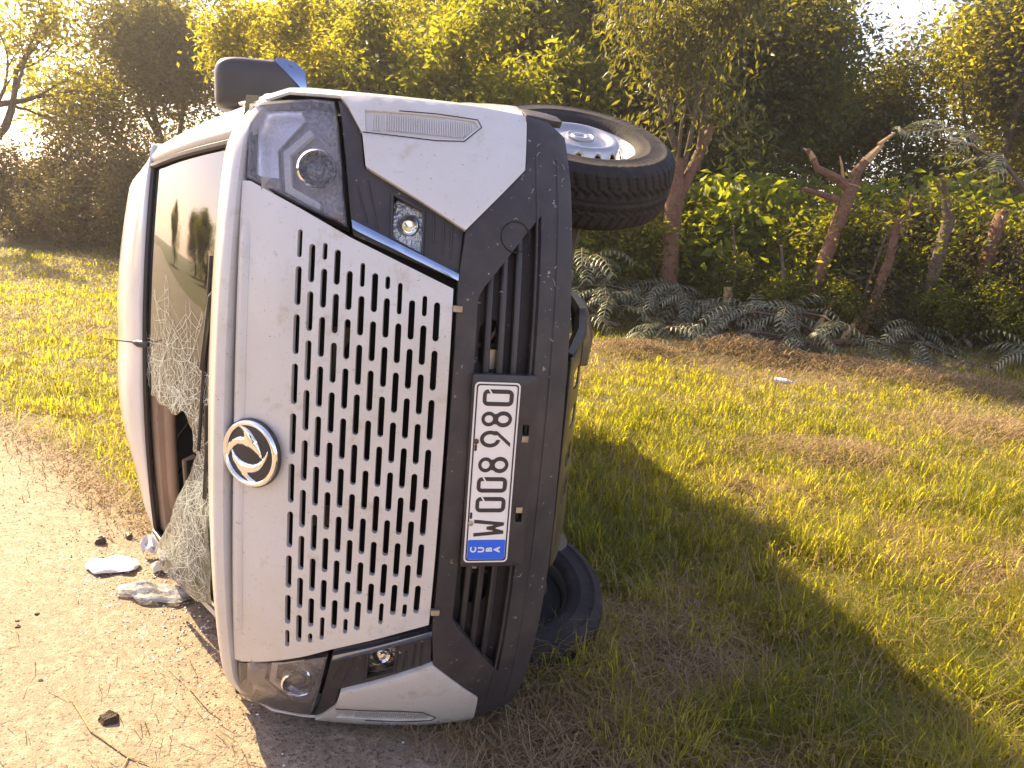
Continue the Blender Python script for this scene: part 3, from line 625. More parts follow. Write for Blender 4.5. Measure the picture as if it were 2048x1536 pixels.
# wheels -------------------------------------------------------------------------
TR = .362
def tyre_mesh():
    prof = [(.205, -.085), (.212, -.098), (.235, -.108), (.250, -.1115), (.254, -.1145), (.260, -.1145), (.264, -.113), (.29, -.114), (.310, -.112), (.313, -.1145), (.319, -.1125), (.328, -.105), (.342, -.098), (.349, -.092)]
    cross = np.linspace(-.088, .088, 49); na = 420; V = []; rows = []
    left = prof; right = [(r, -h) for r, h in prof[::-1]]
    full_ = left + [(None, c) for c in cross] + right
    L = len(full_)
    for k in range(na):
        w = 2 * math.pi * k / na; ph = k / na * 60
        for r, h in full_:
            if r is None:
                r = TR - .010 * (abs(h) / .088) ** 3
                g = 0.
                for c0 in (-.030, .030):
                    if abs(h - (c0 + .006 * math.sin(ph * 2 * math.pi))) < .0042: g = .008
                if abs(h) < .004: g = max(g, .004)
                sl = (ph + abs(h) * 9) % 1
                if abs(h) > .045 and sl < .22: g = max(g, .007)
                if .012 < abs(h) < .045 and ((ph * 1 + h * 25) % 1) < .18: g = max(g, .0055)
                r -= g
            elif abs(h) < .1 and r > .33: r -= .004 if ((ph + abs(h) * 9) % 1) < .22 else 0
            elif .27 < r < .315: h *= 1.012 if (k % 105) < 62 and (k % 7) < 5 else 1.0
            V.append((r * math.cos(w), r * math.sin(w), h))
    V = np.array(V); i, j = np.meshgrid(np.arange(na), np.arange(L - 1), indexing='ij'); a = (i * L + j).ravel(); b2 = (((i + 1) % na) * L + j).ravel()
    return V, np.stack([a, b2, b2 + 1, a + 1], 1)
TV_, TF_ = tyre_mesh()
def disc_h(r): return float(np.interp(r, [0, .06, .075, .10, .112, .124, .134, .142, .150, .168, .178, .190], [.100, .098, .092, .090, .102, .108, .106, .098, .085, .046, .036, .035]))
def wheel_parts(Mw, name, dirty=False):
    w = bpy.data.objects.new
    holes = []
    for k in range(14):
        t = 2 * math.pi * k / 14; holes.append([(.160 * math.cos(t) + .0115 * math.cos(a) * math.cos(t) - .0165 * math.sin(a) * math.sin(t), .160 * math.sin(t) + .0115 * math.cos(a) * math.sin(t) + .0165 * math.sin(a) * math.cos(t)) for a in np.linspace(0, 2 * math.pi, 16, endpoint=False)])
    P, T = fill([(.188 * math.cos(t), .188 * math.sin(t)) for t in np.linspace(0, 2 * math.pi, 72, endpoint=False)], holes, .0085)
    V = [Mw @ Vector((p[0], p[1], disc_h(math.hypot(*p)))) for p in P]; ax_ = Mw.to_3x3() @ Vector((0, 0, 1))
    n = sum(((V[t[1]] - V[t[0]]).cross(V[t[2]] - V[t[0]]) for t in T), Vector()); T = T if n.dot(ax_) > 0 else [t[::-1] for t in T]
    wh = part(name, pymesh(name, V, T, 60), STEEL); solid(wh, .004)
    VV = TV_ @ np.array(Mw.to_3x3()).T + np.array(Mw.translation); part('tyre', npmesh('tyre', VV, TF_, smooth=True), RUBBER, wh)
    b = MB(); b.lathe([(.180, .034), (.188, .036), (.196, .044), (.202, .064), (.206, .080), (.212, .088), (.214, .082), (.20, .05), (.195, -.06), (.208, -.086)], Mw, 60); part('rim', b.mesh('rim'), STEEL, wh)
    b = MB(); b.lathe([(0, -.02), (.12, -.02), (.19, -.03)], Mw, 30); part('brake_disc', b.mesh('brake_disc'), DARK, wh)
    b = MB(); b.lathe([(.06, -.10), (.10, -.095), (.11, -.03)], Mw, 20); part('hub', b.mesh('hub'), UNDER, wh)
    b = MB(); b.lathe([(.052, .097), (.052, .104), (.046, .106), (.043, .102), (.034, .102), (.030, .106), (.022, .106), (.018, .100), (0, .100)], Mw, 40); part('hub_cap', b.mesh('hub_cap'), STEEL, wh)
    return wh
def axis_mat(c, out):
    z = Vector(out).normalized(); x = Vector((0, 1, 0)); y = z.cross(x).normalized(); return Matrix.Translation(c) @ Matrix((x, y, z)).transposed().to_4x4()
st_ = math.radians(24)
wheel_parts(axis_mat((.905, .020, -.665), (math.cos(st_), 0, math.sin(st_))), 'front_wheel')
wheel_parts(axis_mat((-.855, .075, -.70), (-math.cos(st_), 0, -math.sin(st_))), 'front_wheel')
wheel_parts(axis_mat((.90, .035, -3.55), (1, 0, 0)), 'rear_wheel')
wheel_parts(axis_mat((-.86, .035, -3.55), (-1, 0, 0)), 'rear_wheel')
# underside
b = MB(); b.tube([(-.8, .035, -3.55), (.84, .035, -3.55)], .05, 10); b.lathe([(0, -.13), (.13, -.08), (.14, .05), (0, .13)], Matrix.Translation((0, .035, -3.55)), 18); part('rear_axle', b.mesh('rear_axle'), UNDER)
for s in (1, -1): part('chassis_rail', MB().box((s * .45, .13, -2.7), (.09, .12, 3.4)).mesh('chassis_rail'), UNDER)
b = MB(); b.box((0, .22, -.75), (.5, .22, .6)); b.tube([(.2, .12, -1.1), (.25, .03, -2.2), (.3, .03, -4.3)], .035, 8); part('engine_sump', b.mesh('engine_sump'), UNDER)
for s in (1, -1):
    b = MB(); b.tube([(s * .30, .09, -.45), (s * .55, .04, -.60), (s * .80, -.02, -.66)], [.035, .03, .03], 8); b.tube([(s * .30, .09, -.95), (s * .6, .03, -.75), (s * .80, -.02, -.66)], .025, 8); b.tube([(s * .6, .05, -.66), (s * .62, .5, -.70)], .045, 10)
    part('suspension_arm', b.mesh('suspension_arm'), UNDER)
# guard plate with slots, right behind the chin
hs = [stadium(x, .53, .034, .034) for x in ()]
gholes = [[(x + .034 * math.copysign(abs(math.cos(a)) ** .6, math.cos(a)), .34 + .22 * math.copysign(abs(math.sin(a)) ** .6, math.sin(a))) for a in np.linspace(0, 2 * math.pi, 16, endpoint=False)] for x in (.225, .10, -.025, -.15)]
GO = [(-.36, 0), (.30, 0), (.33, .25), (.33, 1), (-.33, 1), (-.36, .7)]
vpanel('guard_plate', GO, lambda x, t: (x, .165 - .138 * t ** .8, .02 - .33 * t), UNDER, holes=gholes, thick=.006, grid=.06, flip=(0, -1, .5), bevel=.002)
vpanel('slot_shade_sheet', [(-.30, .06), (.27, .06), (.27, .94), (-.30, .94)], lambda x, t: (x, .200 - .135 * t ** .8, .02 - .33 * t), DARK, thick=.004, grid=.1, flip=(0, -1, .5))  # dark sheet added behind the slots to stand in for shade
b = MB(); b.tube([(.30, .165, -.02), (.36, .11, -.10), (.42, .075, -.22)], [.018, .022, .02], 6); b.tube([(.24, .06, -.22), (.33, .06, -.22), (.43, .085, -.22), (.49, .14, -.20)], [.025, .034, .028, .010], 8)
part('tow_hook', b.mesh('tow_hook'), UNDER)
b = MB(); b.tube([(-.34, .10, -.12), (-.40, .05, -.28), (-.46, .08, -.40)], .03, 8); b.box((-.42, .10, -.30), (.10, .06, .12)); part('steering_link', b.mesh('steering_link'), UNDER)

# ------------------------------------------------------------------ plants
BARK = mat('grey_bark', (.085, .060, .042), .9, noise=[(7, (.15, .11, .08), .4, .7), (35, (.045, .03, .02), .5, .7)], bump=(35, .9))
REDBARK = mat('red_bark', (.135, .058, .036), .8, noise=[(5, (.20, .105, .07), .4, .7), (22, (.06, .035, .025), .5, .7), (60, (.24, .17, .12), .62, .75)], bump=(30, .9))
TAN = mat('peeled_wood', (.40, .27, .14), .8, noise=(20, (.26, .16, .09), .4, .75), bump=(50, .4))
L_DARK = leafmat('dark_leaf', (.022, .034, .010), (.055, .072, .020), (.36, .32, .02), .48)
L_MID = leafmat('mid_leaf', (.035, .050, .012), (.085, .095, .022), (.50, .49, .022), .55)
L_LIGHT = leafmat('light_leaf', (.055, .062, .012), (.12, .115, .022), (.70, .62, .025), .6)
L_BRIGHT = leafmat('bright_leaf', (.04, .07, .012), (.10, .14, .022), (.52, .54, .025), .58)
L_BROWN = leafmat('brown_leaf', (.05, .045, .022), (.12, .10, .045), (.22, .17, .035), .4)
L_HANG = leafmat('hanging_leaf', (.04, .048, .022), (.09, .095, .045), (.40, .36, .03), .45)
L_FROND = leafmat('wilted_frond', (.085, .105, .060), (.26, .27, .18), (.20, .20, .08), .25)

def leaves(P, size, droop, seed, aspect=.42, jitter=.35):
    """one folded diamond (two triangles) for each point of P"""
    r = np.random.default_rng(seed); n = len(P)
    d = r.normal(0, 1, (n, 3)); d[:, 2] = d[:, 2] * .6 - droop; d /= np.linalg.norm(d, axis=1)[:, None]
    u = r.normal(0, 1, (n, 3)); s = np.cross(d, u); s /= np.linalg.norm(s, axis=1)[:, None]; nn = np.cross(s, d)
    l = (size * r.uniform(1 - jitter, 1 + jitter, n))[:, None]; w = l * aspect
    V = np.empty((n, 4, 3)); V[:, 0] = P; V[:, 1] = P + d * l * .45 + s * w * .5 + nn * w * .15; V[:, 2] = P + d * l; V[:, 3] = P + d * l * .45 - s * w * .5 + nn * w * .15
    b = (np.arange(n) * 4)[:, None]; F = np.concatenate([b + [0, 1, 2], b + [0, 2, 3]], 1).reshape(-1, 3)
    return V.reshape(-1, 3), F, np.repeat(np.clip(r.normal(.45, .28, n), 0, 1), 4)
def grow(b, p, d, L, r, lev, maxlev, rr, tips, split=3, up=.15, ratio=.66, wob=.25, keep=.5):
    pts = [p]; rad = [r]; q = p.copy(); e = d.copy(); n = 5
    for i in range(n):
        e = (e + Vector(rr.normal(0, wob, 3)) * .5 + Vector((0, 0, up * .35))).normalized(); q = q + e * L / n; pts.append(q.copy()); rad.append(r * (1 - .45 * (i + 1) / n))
    b.tube(pts, rad, 7 if lev < 2 else (5 if lev == 2 else 3), cap=lev < 2)
    if lev >= maxlev:
        for i in range(1, n + 1): tips.append(pts[i])
        return
    if lev >= maxlev - 1: tips.append(pts[3]); tips.append(pts[5])
    k = split + (1 if rr.random() < .5 else 0)
    for j in range(k):
        i = n if j == 0 else int(rr.integers(2, n + 1)); ax_ = e.orthogonal().normalized(); ax_.rotate(Matrix.Rotation(rr.uniform(0, 6.28), 3, e))
        e2 = e.copy(); e2.rotate(Matrix.Rotation(rr.uniform(.3, .95) * (.5 if j == 0 else 1), 3, ax_)); e2.z += up
        grow(b, pts[i], e2.normalized(), L * ratio * rr.uniform(.8, 1.15), rad[i] * (.8 if j == 0 else .6), lev + 1, maxlev, rr, tips, split, up, ratio, wob)
def tree_var(name, seed, h, r0, lm, bark, nleaf, lsize, spread, split=3, lev=4, trunk=.3, up=.12, droop=.35, aspect=.42, stems=None, skirt=None):
    rr = np.random.default_rng(seed); b = MB(); tips = []
    if stems is None: grow(b, Vector((0, 0, -.15)), Vector((rr.normal(0, .06), rr.normal(0, .06), 1)), h * trunk, r0, 0, lev, rr, tips, split, up)
    else:
        for (px_, py_, dx, dy, L, r) in stems: grow(b, Vector((px_, py_, -.1)), Vector((dx, dy, 1)).normalized(), L, r, 1, lev, rr, tips, split, up)
    T = np.array([tuple(t) for t in tips])
    k = h / max(T[:, 2].max() + spread, .1); 
    P = T[rr.integers(0, len(T), nleaf)] + rr.normal(0, spread, (nleaf, 3)) * [1, 1, .8]
    if skirt is not None:
        n2 = int(nleaf * skirt[0]); a = rr.uniform(0, 6.283, n2); R = skirt[1] * np.sqrt(rr.uniform(.15, 1, n2)); z = rr.uniform(.1, skirt[2], n2); cl = rr.integers(0, 46, n2); ca = rr.uniform(0, 6.28, 46); cr = rr.uniform(.3, 1, 46) * skirt[1]; cz = rr.uniform(.2, skirt[2], 46)
        Q = np.stack([np.cos(ca[cl]) * cr[cl], np.sin(ca[cl]) * cr[cl], cz[cl]], 1) + rr.normal(0, spread * 1.1, (n2, 3)); P = np.concatenate([P, Q])
    P = P[P[:, 2] > .03]
    P *= k; V, F, c = leaves(P, lsize, droop, seed + 1, aspect)
    tv = [Vector(v) * k for v in b.V]
    return dict(name=name, trunk=pymesh(name + '_trunk', tv, b.F, 60), crown=npmesh(name + '_crown', V, F, c), bark=bark, lm=lm)
ANCH = [((-13.6, 20.5), 'the spreading sparse yellow tree'), ((-11.0, 26.0), 'the tall dense dark tree'), ((-7.4, 20.5), 'the light yellow tree'), ((-4.7, 19.5), 'the thin small leaved tree'), ((-3.0, 17.0), 'the slim vine hung tree'), ((-1.0, 16.2), 'the slanting vine covered tree'), ((2.44, 13.4), 'the forked red tree'), ((3.43, 12.9), 'the pale peeled stake'), ((4.7, 12.4), 'the splintered stump'), ((5.4, 12.0), 'the slim reddish post'), ((6.2, 12.0), 'the torn grey post'), ((6.9, 12.0), 'the thick orange post'), ((5.0, 21.0), 'the dark tree behind the stump'), ((8.2, 22.0), 'the dark tree under open sky'), ((12.2, 20.5), 'the tall sparse tree against the sky')]
def beside(x, y): return min(ANCH, key=lambda a_: (a_[0][0] - x) ** 2 + (a_[0][1] - y) ** 2)[1]
def plant(var, x, y, s, rz, label, cat, group=None, kind='tree', sz=None, parts=('trunk', 'crown')):
    z = float(gz_all([[x, y]])[0]); e = empty(kind, (x, y, z), rz); e.scale = (s, s, sz or s)
    a = add(parts[0], var['trunk'], var['bark'], e); c = add(parts[1], var['crown'], var['lm'], e); c['kind'] = 'stuff'
    tag(e, label, cat, group); return e
def gz_all(P):
    P = np.asarray(P, float); near_ = np.exp(-np.maximum(0, np.hypot(P[:, 0], P[:, 1] - 8) - 22) / 10); return gz(P) * near_ - .004

V_SPREAD = tree_var('spreading', 21, 7.6, .20, L_LIGHT, BARK, 8500, .15, .2, trunk=.34, up=.10)
V_DENSE = tree_var('dense', 32, 7.5, .18, L_DARK, BARK, 34000, .155, .40, split=3, trunk=.28, up=.18, skirt=(.35, 1.6, 4.5))
V_LIGHT = tree_var('light', 43, 6.4, .13, L_LIGHT, BARK, 9500, .15, .17, trunk=.34, up=.16)
V_VINE = tree_var('vine', 54, 5.8, .09, L_MID, BARK, 10500, .17, .19, trunk=.30, up=.2, skirt=(.55, 1.15, 3.2))
V_FORK = tree_var('fork', 65, 4.2, .05, L_HANG, BARK, 5200, .15, .20, up=.30, droop=1.2, aspect=.30, lev=3, stems=[(0, 0, -.28, .05, 1.5, .035), (.03, .05, -.05, .18, 1.7, .04), (.05, -.05, .12, -.1, 1.7, .04), (.30, 0, .42, .05, 1.5, .05), (-.03, -.04, -.12, -.2, 1.6, .03)], skirt=(.35, 1.15, 2.8))
V_MIDT = tree_var('middle', 76, 7.0, .14, L_MID, BARK, 15000, .16, .24, trunk=.3, up=.16, skirt=(.3, 1.5, 3.5))
B_ROUND = tree_var('round_bush', 87, 2.3, .035, L_MID, BARK, 7000, .13, .16, lev=3, stems=[(0, 0, .3, .1, .8, .03), (.1, 0, -.4, .2, .8, .03), (0, .1, 0, -.4, .8, .03), (-.1, 0, .1, .5, .8, .03)], skirt=(.5, .9, 1.0))
B_BRIGHT = tree_var('bright_bush', 98, 1.7, .03, L_BRIGHT, BARK, 5000, .15, .17, lev=3, aspect=.62, droop=.2, stems=[(0, 0, .4, .1, .7, .022), (.1, 0, -.5, .2, .7, .022), (0, .1, 0, -.5, .7, .022)], skirt=(.55, .85, .9))
B_BROWN = tree_var('tangled_bush', 109, 2.5, .03, L_BROWN, BARK, 7000, .095, .22, lev=4, droop=.5, stems=[(0, 0, .3, .1, 1.0, .025), (.2, 0, -.4, .2, 1.1, .025), (0, .1, 0, -.4, 1.0, .025), (-.2, 0, .1, .6, .9, .02), (-.3, .2, -.5, -.3, .8, .02)], skirt=(.5, 1.1, 1.5))

# named trees
plant(V_SPREAD, -13.6, 20.5, 1.15, .4, 'spreading tree with sparse yellow leaves and sky showing through its limbs', 'tree')
plant(V_DENSE, -11.0, 26.0, 1.02, 1.2, 'tall dense dark tree rising beside the spreading yellow tree', 'tree')
plant(V_LIGHT, -7.4, 20.5, 1.08, 2.3, 'light yellow leaved tree above the door mirror of the van', 'tree')
plant(V_SPREAD, -4.7, 19.5, .88, 3.7, 'thin tree with sparse small leaves between yellow tree and vine curtain', 'tree')
plant(V_VINE, -3.0, 17.0, 1.0, .8, 'slim tree hung with vines and yellow green leaves behind the bonnet', 'tree')
plant(V_VINE, -1.0, 16.2, .98, 2.6, 'vine covered tree with a slanting trunk behind the raised wheel', 'tree')
plant(V_LIGHT, -.2, 19.6, 1.05, 4.4, 'vine covered tree standing next to the forked red tree', 'tree')
plant(V_DENSE, 5.0, 21.0, 1.0, 2.0, 'dense dark tree behind the broken stump', 'tree')
plant(V_DENSE, 8.2, 22.0, .92, 4.4, 'dense dark tree right of the broken stump under open sky', 'tree')
plant(V_SPREAD, 12.2, 20.5, 1.12, 5.1, 'tall sparse tree with yellow tips standing against blue sky', 'tree')
plant(V_VINE, .0, 17.4, 1.06, 5.2, 'tall vine covered tree between the slanting one and the forked tree', 'tree')
plant(V_LIGHT, -5.4, 17.8, .86, .3, 'low yellow leaved tree above the bonnet of the van', 'tree')
# the wood behind
wood = [(-7.5, 29, 1), (-4.5, 25, 2), (-2.2, 23, 0), (.2, 22, 2), (2.4, 21, 0), (4.2, 23, 0), (6.2, 24.5, 2), (15, 21.5, 0), (17.5, 24, 2), (21, 20, 0), (-1, 28, 0), (3, 29, 2), (-10, 34, 2)]
for i, (x, y, k) in enumerate(wood):
    v = (V_DENSE, V_LIGHT, V_MIDT)[k]
    plant(v, x, y, (1.22, 1.35, 1.28)[k] * (.92 + .16 * ((i * 37) % 10) / 10), i * 1.7, ('dark leafed wood tree near ', 'pale leafed wood tree near ', 'mid green wood tree near ')[k] + beside(x, y), 'tree', 'trees of the wood behind')
# trees across the road behind the photographer: seen in the windscreen's reflection
for i, (x, y) in enumerate([(-34, 9), (-38, 14), (-12, -15), (-5, -18), (-31, 3), (3, -19), (-15, -24), (-46, 26), (-50, 20)]):
    plant(V_MIDT if i % 2 else V_DENSE, x, y, .75 + .06 * (i % 3), i * 2.1, 'tree across the road mirrored in the broken windscreen', 'tree', 'trees across the road')
# shrubs along the hedge line
HA = np.array([1.2, 13.2]); HD = np.array([.907, -.42]); HN = np.array([.42, .907])
k = 0
for s, off, v, sc in [(-16.5, .8, 2, 1.0), (-15.2, -.2, 2, .8), (-14.2, 1.0, 2, 1.15), (-13.2, -.1, 2, .85), (-12.2, 1.2, 2, 1.1), (-11.2, .1, 2, .8), (-10.2, 1.2, 2, 1.15), (-9.2, .2, 2, .9), (-8.2, 1.3, 0, 1.0), (-7.0, .6, 2, 1.0), (-5.8, 1.2, 0, 1.1), (-4.4, .8, 0, .9), (-3.2, 1.4, 2, 1.0), (-2.0, 1.0, 0, 1.0), (-.8, 1.2, 0, 1.0), (.2, .9, 0, .8)]:
    P = HA + HD * s + HN * off; v_ = (B_ROUND, B_BRIGHT, B_BROWN)[v]
    plant(v_, P[0], P[1], sc, s * 2.3, ('rounded leafy hedge shrub near ', 0, 'tangled brownish hedge shrub near ')[v] + beside(P[0], P[1]), 'shrub', 'hedge shrubs behind the van', 'shrub', parts=('stems', 'foliage')); k += 1
for i, (x, y, v, sc) in enumerate([(1.3, 14.8, 1, 1.15), (2.1, 15.3, 1, 1.3), (3.2, 14.9, 1, 1.3), (3.9, 14.5, 1, 1.35), (4.3, 15.6, 1, 1.5), (2.9, 16.0, 0, 1.0), (5.1, 14.6, 0, .9), (6.0, 14.0, 0, .95), (7.0, 13.4, 0, 1.0), (7.9, 13.0, 0, 1.05), (8.7, 12.6, 0, 1.1), (9.6, 13.2, 0, 1.2), (6.6, 15.6, 1, 1.5), (7.9, 15.6, 1, 1.6), (9.2, 16.5, 1, 1.6), (5.5, 16.5, 0, 1.1), (10.6, 12.4, 0, 1.1), (4.6, 13.5, 0, .62), (5.6, 13.0, 2, .62), (6.6, 12.6, 0, .66), (7.4, 12.1, 2, .7), (8.3, 11.6, 0, .75), (9.2, 11.0, 2, .7), (3.6, 13.3, 0, .5), (11.5, 14.5, 0, 1.3), (4.3, 12.7, 0, .45), (5.15, 12.35, 0, .42), (5.85, 12.2, 2, .42), (6.45, 11.9, 0, .42), (7.3, 11.6, 0, .5), (5.0, 13.3, 0, .9), (6.2, 13.2, 2, .95), (7.2, 12.9, 2, .9), (3.6, 15.2, 1, 1.4), (1.6, 14.6, 1, 1.0)]):
    plant((B_ROUND, B_BRIGHT, B_BROWN)[v], x, y, sc, i * 1.9, (('low ' if sc < .8 else 'tall ') + 'leafy green shrub near ', 'sunlit bright broad leaved shrub near ', 'brown tangled undergrowth near ')[v] + beside(x, y), 'shrub', ('green shrubs among the posts', 'bright shrubs behind the posts', 'undergrowth among the posts')[v], 'shrub', parts=('stems', 'foliage'))

# the forked red tree, its trunk a part under the crown
e = plant(V_FORK, 2.44, 13.4, 1.0, .3, 'forked tree with red bark and narrow hanging leaves beside the raised wheel', 'tree')
e.location.z += 2.55
b = MB(); b.tube([(.18, .0, -2.75), (.10, 0, -2.2), (.03, 0, -1.2), (0, 0, -.5), (-.05, 0, .05)], [.22, .165, .155, .15, .12], 14); b.tube([(.0, 0, -.75), (.16, 0, -.35), (.34, 0, .15), (.52, 0, .65)], [.10, .095, .085, .06], 10)
add('lower_trunk', b.mesh('lower_trunk'), REDBARK, e)

def stick(name, pts, rad, m_, label, cat, cut=True, group=None, n=9, extra=(), ivy=0):
    pts = [Vector(p) for p in pts]; rr = np.random.default_rng(int(abs(pts[0].x * 1000)) % 9999)
    fine = []; fr = []
    rad = rad if hasattr(rad, '__len__') else [rad] * len(pts)
    for i in range(len(pts) - 1):
        for t in (0, .34, .67): fine.append(pts[i].lerp(pts[i + 1], t) + Vector(rr.normal(0, .10, 3)) * rad[i] * (1 if i + t > 0 else 0)); fr.append((rad[i] + (rad[i + 1] - rad[i]) * t) * rr.uniform(.93, 1.07))
    fine.append(pts[-1]); fr.append(rad[-1])
    o0 = Vector((fine[0].x, fine[0].y, fine[0].z)); b = MB(); b.tube([p - o0 for p in fine], fr, n)
    o = add(name, b.mesh(name), m_); o.location = o0; tag(o, label, cat, group)
    if cut:
        d = (fine[-1] - fine[-2]).normalized(); c = MB(); c.tube([fine[-1] - o0 - d * .01, fine[-1] - o0 + d * .006], fr[-1] * 1.01, n); add('cut_face', c.mesh('cut_face'), TAN, o)
    if ivy:
        k = rr.integers(0, len(fine), ivy); a_ = rr.uniform(0, 6.28, ivy); ro = np.array(fr)[k] + rr.uniform(.0, .14, ivy) ** 1.0
        Q = np.array([tuple(fine[i] - o0) for i in k]) + np.stack([np.cos(a_) * ro, np.sin(a_) * ro, rr.uniform(-.25, .25, ivy)], 1)
        V, F, tc = leaves(Q, .095, .5, 7, .6); iv = add('clinging_leaves', npmesh('clinging_leaves', V, F, tc), L_MID if ivy % 2 else L_BROWN, o); iv['kind'] = 'stuff'
    for ep, er, em in extra:
        c = MB(); c.tube([Vector(p) - o0 for p in ep], er, 7); add('branch', c.mesh('branch'), em, o)
    return o
# broken stump with splintered arms
stick('tree_stump', [(4.66, 12.3, .1), (4.70, 12.45, .65), (4.78, 12.5, 1.5), (4.90, 12.5, 2.2), (5.0, 12.5, 2.72)], [.135, .125, .115, .11, .105], REDBARK, 'broken leaning tree stump with pale splintered arms', 'stump', ivy=131,
      extra=[([(5.0, 12.5, 2.66), (4.7, 12.5, 2.82), (4.42, 12.5, 2.92), (4.33, 12.5, 3.08), (4.22, 12.5, 3.18)], [.09, .065, .055, .05, .045], REDBARK), ([(4.33, 12.49, 3.06), (4.27, 12.49, 3.14), (4.16, 12.5, 3.2)], [.048, .04, .008], TAN), ([(5.0, 12.5, 2.64), (5.03, 12.48, 2.90), (5.14, 12.46, 3.10)], [.10, .085, .07], REDBARK), ([(5.13, 12.45, 3.08), (5.2, 12.45, 3.18), (5.34, 12.45, 3.36)], [.072, .065, .03], TAN), ([(4.92, 12.5, 2.45), (4.55, 12.6, 2.55), (4.3, 12.65, 2.6)], [.06, .05, .03], REDBARK), ([(4.86, 12.5, 2.75), (4.75, 12.4, 3.0), (4.70, 12.4, 3.12)], [.03, .02, .008], TAN), ([(5.28, 12.46, 3.34), (5.50, 12.46, 3.54)], [.04, .02], TAN)])
stick('tree_stump', [(4.95, 12.9, .2), (5.08, 12.9, 1.2), (5.2, 12.9, 2.45)], [.13, .12, .10], BARK, 'second rough stump just behind the splintered stump', 'stump', ivy=241)
stick('fence_post', [(5.28, 12.0, .25), (5.42, 12.0, .9), (5.55, 12.0, 1.6), (5.60, 12.0, 2.25)], [.085, .078, .07, .06], REDBARK, 'slim reddish leaning post next to the splintered stump', 'post', ivy=220)
stick('fence_post', [(6.12, 12.0, .2), (6.22, 12.0, .9), (6.28, 12.0, 1.6), (6.34, 12.0, 2.3), (6.10, 12.0, 2.95)], [.115, .105, .095, .085, .03], BARK, 'grey barked post with a pointed torn top', 'post', ivy=261)
stick('fence_post', [(6.75, 12.0, .3), (6.90, 12.0, .9), (7.02, 12.0, 1.7), (7.12, 12.0, 2.5)], [.13, .12, .11, .09], REDBARK, 'thick orange barked post leaning by the torn top post', 'post', ivy=280)
stick('fallen_pole', [(4.3, 13.8, .95), (5.0, 13.8, 1.7), (5.25, 13.8, 2.0)], [.06, .065, .07], BARK, 'sawn grey pole leaning up behind the splintered stump', 'pole', ivy=81)
stick('cut_sapling', [(3.42, 12.9, .1), (3.44, 12.9, .45), (3.43, 12.9, .95)], [.075, .08, .075], TAN, 'short pale peeled stake standing among the cut fronds', 'stake')
stick('cut_sapling', [(4.62, 12.2, .2), (4.72, 12.2, .5), (4.95, 12.2, .98)], [.045, .045, .04], TAN, 'cut sapling slanting up at the foot of the stump', 'stake')
stick('cut_sapling', [(5.02, 12.0, .2), (5.12, 12.0, .42), (5.26, 12.0, .72)], [.06, .06, .055], TAN, 'thick short cut stake with a pale round face', 'stake')
stick('thin_stem', [(3.55, 12.9, .3), (3.52, 12.9, 1.2), (3.36, 12.9, 1.95)], [.028, .025, .018], BARK, 'thin pale upright stem near the peeled stake', 'stem')
stick('thin_stem', [(4.30, 12.4, .5), (4.20, 12.4, 1.0), (4.02, 12.4, 1.7)], [.035, .03, .022], BARK, 'thin bare stem leaning left before the stump', 'stem')
stick('thin_stem', [(6.3, 11.6, .2), (6.7, 11.6, .6), (7.0, 11.6, 1.3)], [.03, .025, .015], BARK, 'curved thin stem crossing the thick orange post', 'stem')
stick('thin_stem', [(5.2, 12.1, .3), (5.35, 12.1, 1.2), (5.50, 12.1, 2.0)], [.03, .025, .02], BARK, 'thin stem leaning on the slim reddish post', 'stem')
stick('thin_stem', [(6.1, 12.6, .6), (6.45, 12.6, 1.5), (6.6, 12.6, 2.1)], [.035, .03, .025], BARK, 'pale stem between the two grey and orange posts', 'stem')
stick('fallen_branch', [(3.75, 11.5, .22), (4.4, 11.6, .30), (5.0, 11.8, .34), (5.9, 11.9, .30)], [.055, .05, .045, .03], REDBARK, 'long fallen branch lying along the edge of the cut fronds', 'branch', True)
stick('fallen_branch', [(3.05, 11.3, .26), (3.35, 11.1, .15), (3.55, 11.0, .12)], [.025, .03, .02], TAN, 'short pale branch lying on the dry grass', 'branch', True)
stick('cut_sapling', [(3.55, 10.75, .0), (3.56, 10.74, .14), (3.58, 10.72, .24)], [.03, .03, .028], TAN, 'small cut stub poking out of the dry grass', 'stake')
stick('cut_sapling', [(2.62, 11.1, .0), (2.62, 11.1, .22), (2.64, 11.1, .32)], [.03, .03, .03], TAN, 'pale stub beside the heap of dry grass', 'stake')

rt = np.random.default_rng(91)
for i, (x, y) in enumerate([(1.25, 14.0), (3.9, 13.7), (5.9, 13.1), (6.5, 13.0), (7.6, 12.4), (8.2, 12.2)]):
    lx = rt.uniform(-.1, .45); hh_ = rt.uniform(1.6, 2.8)
    stick('sapling', [(x, y, .2), (x + lx * .4, y, hh_ * .5), (x + lx, y, hh_)], [.05, .042, .03], BARK if i % 2 else REDBARK, 'slender leaning sapling trunk near ' + beside(x, y), 'sapling', True, 'slender saplings in the thicket', ivy=61 + i % 2)
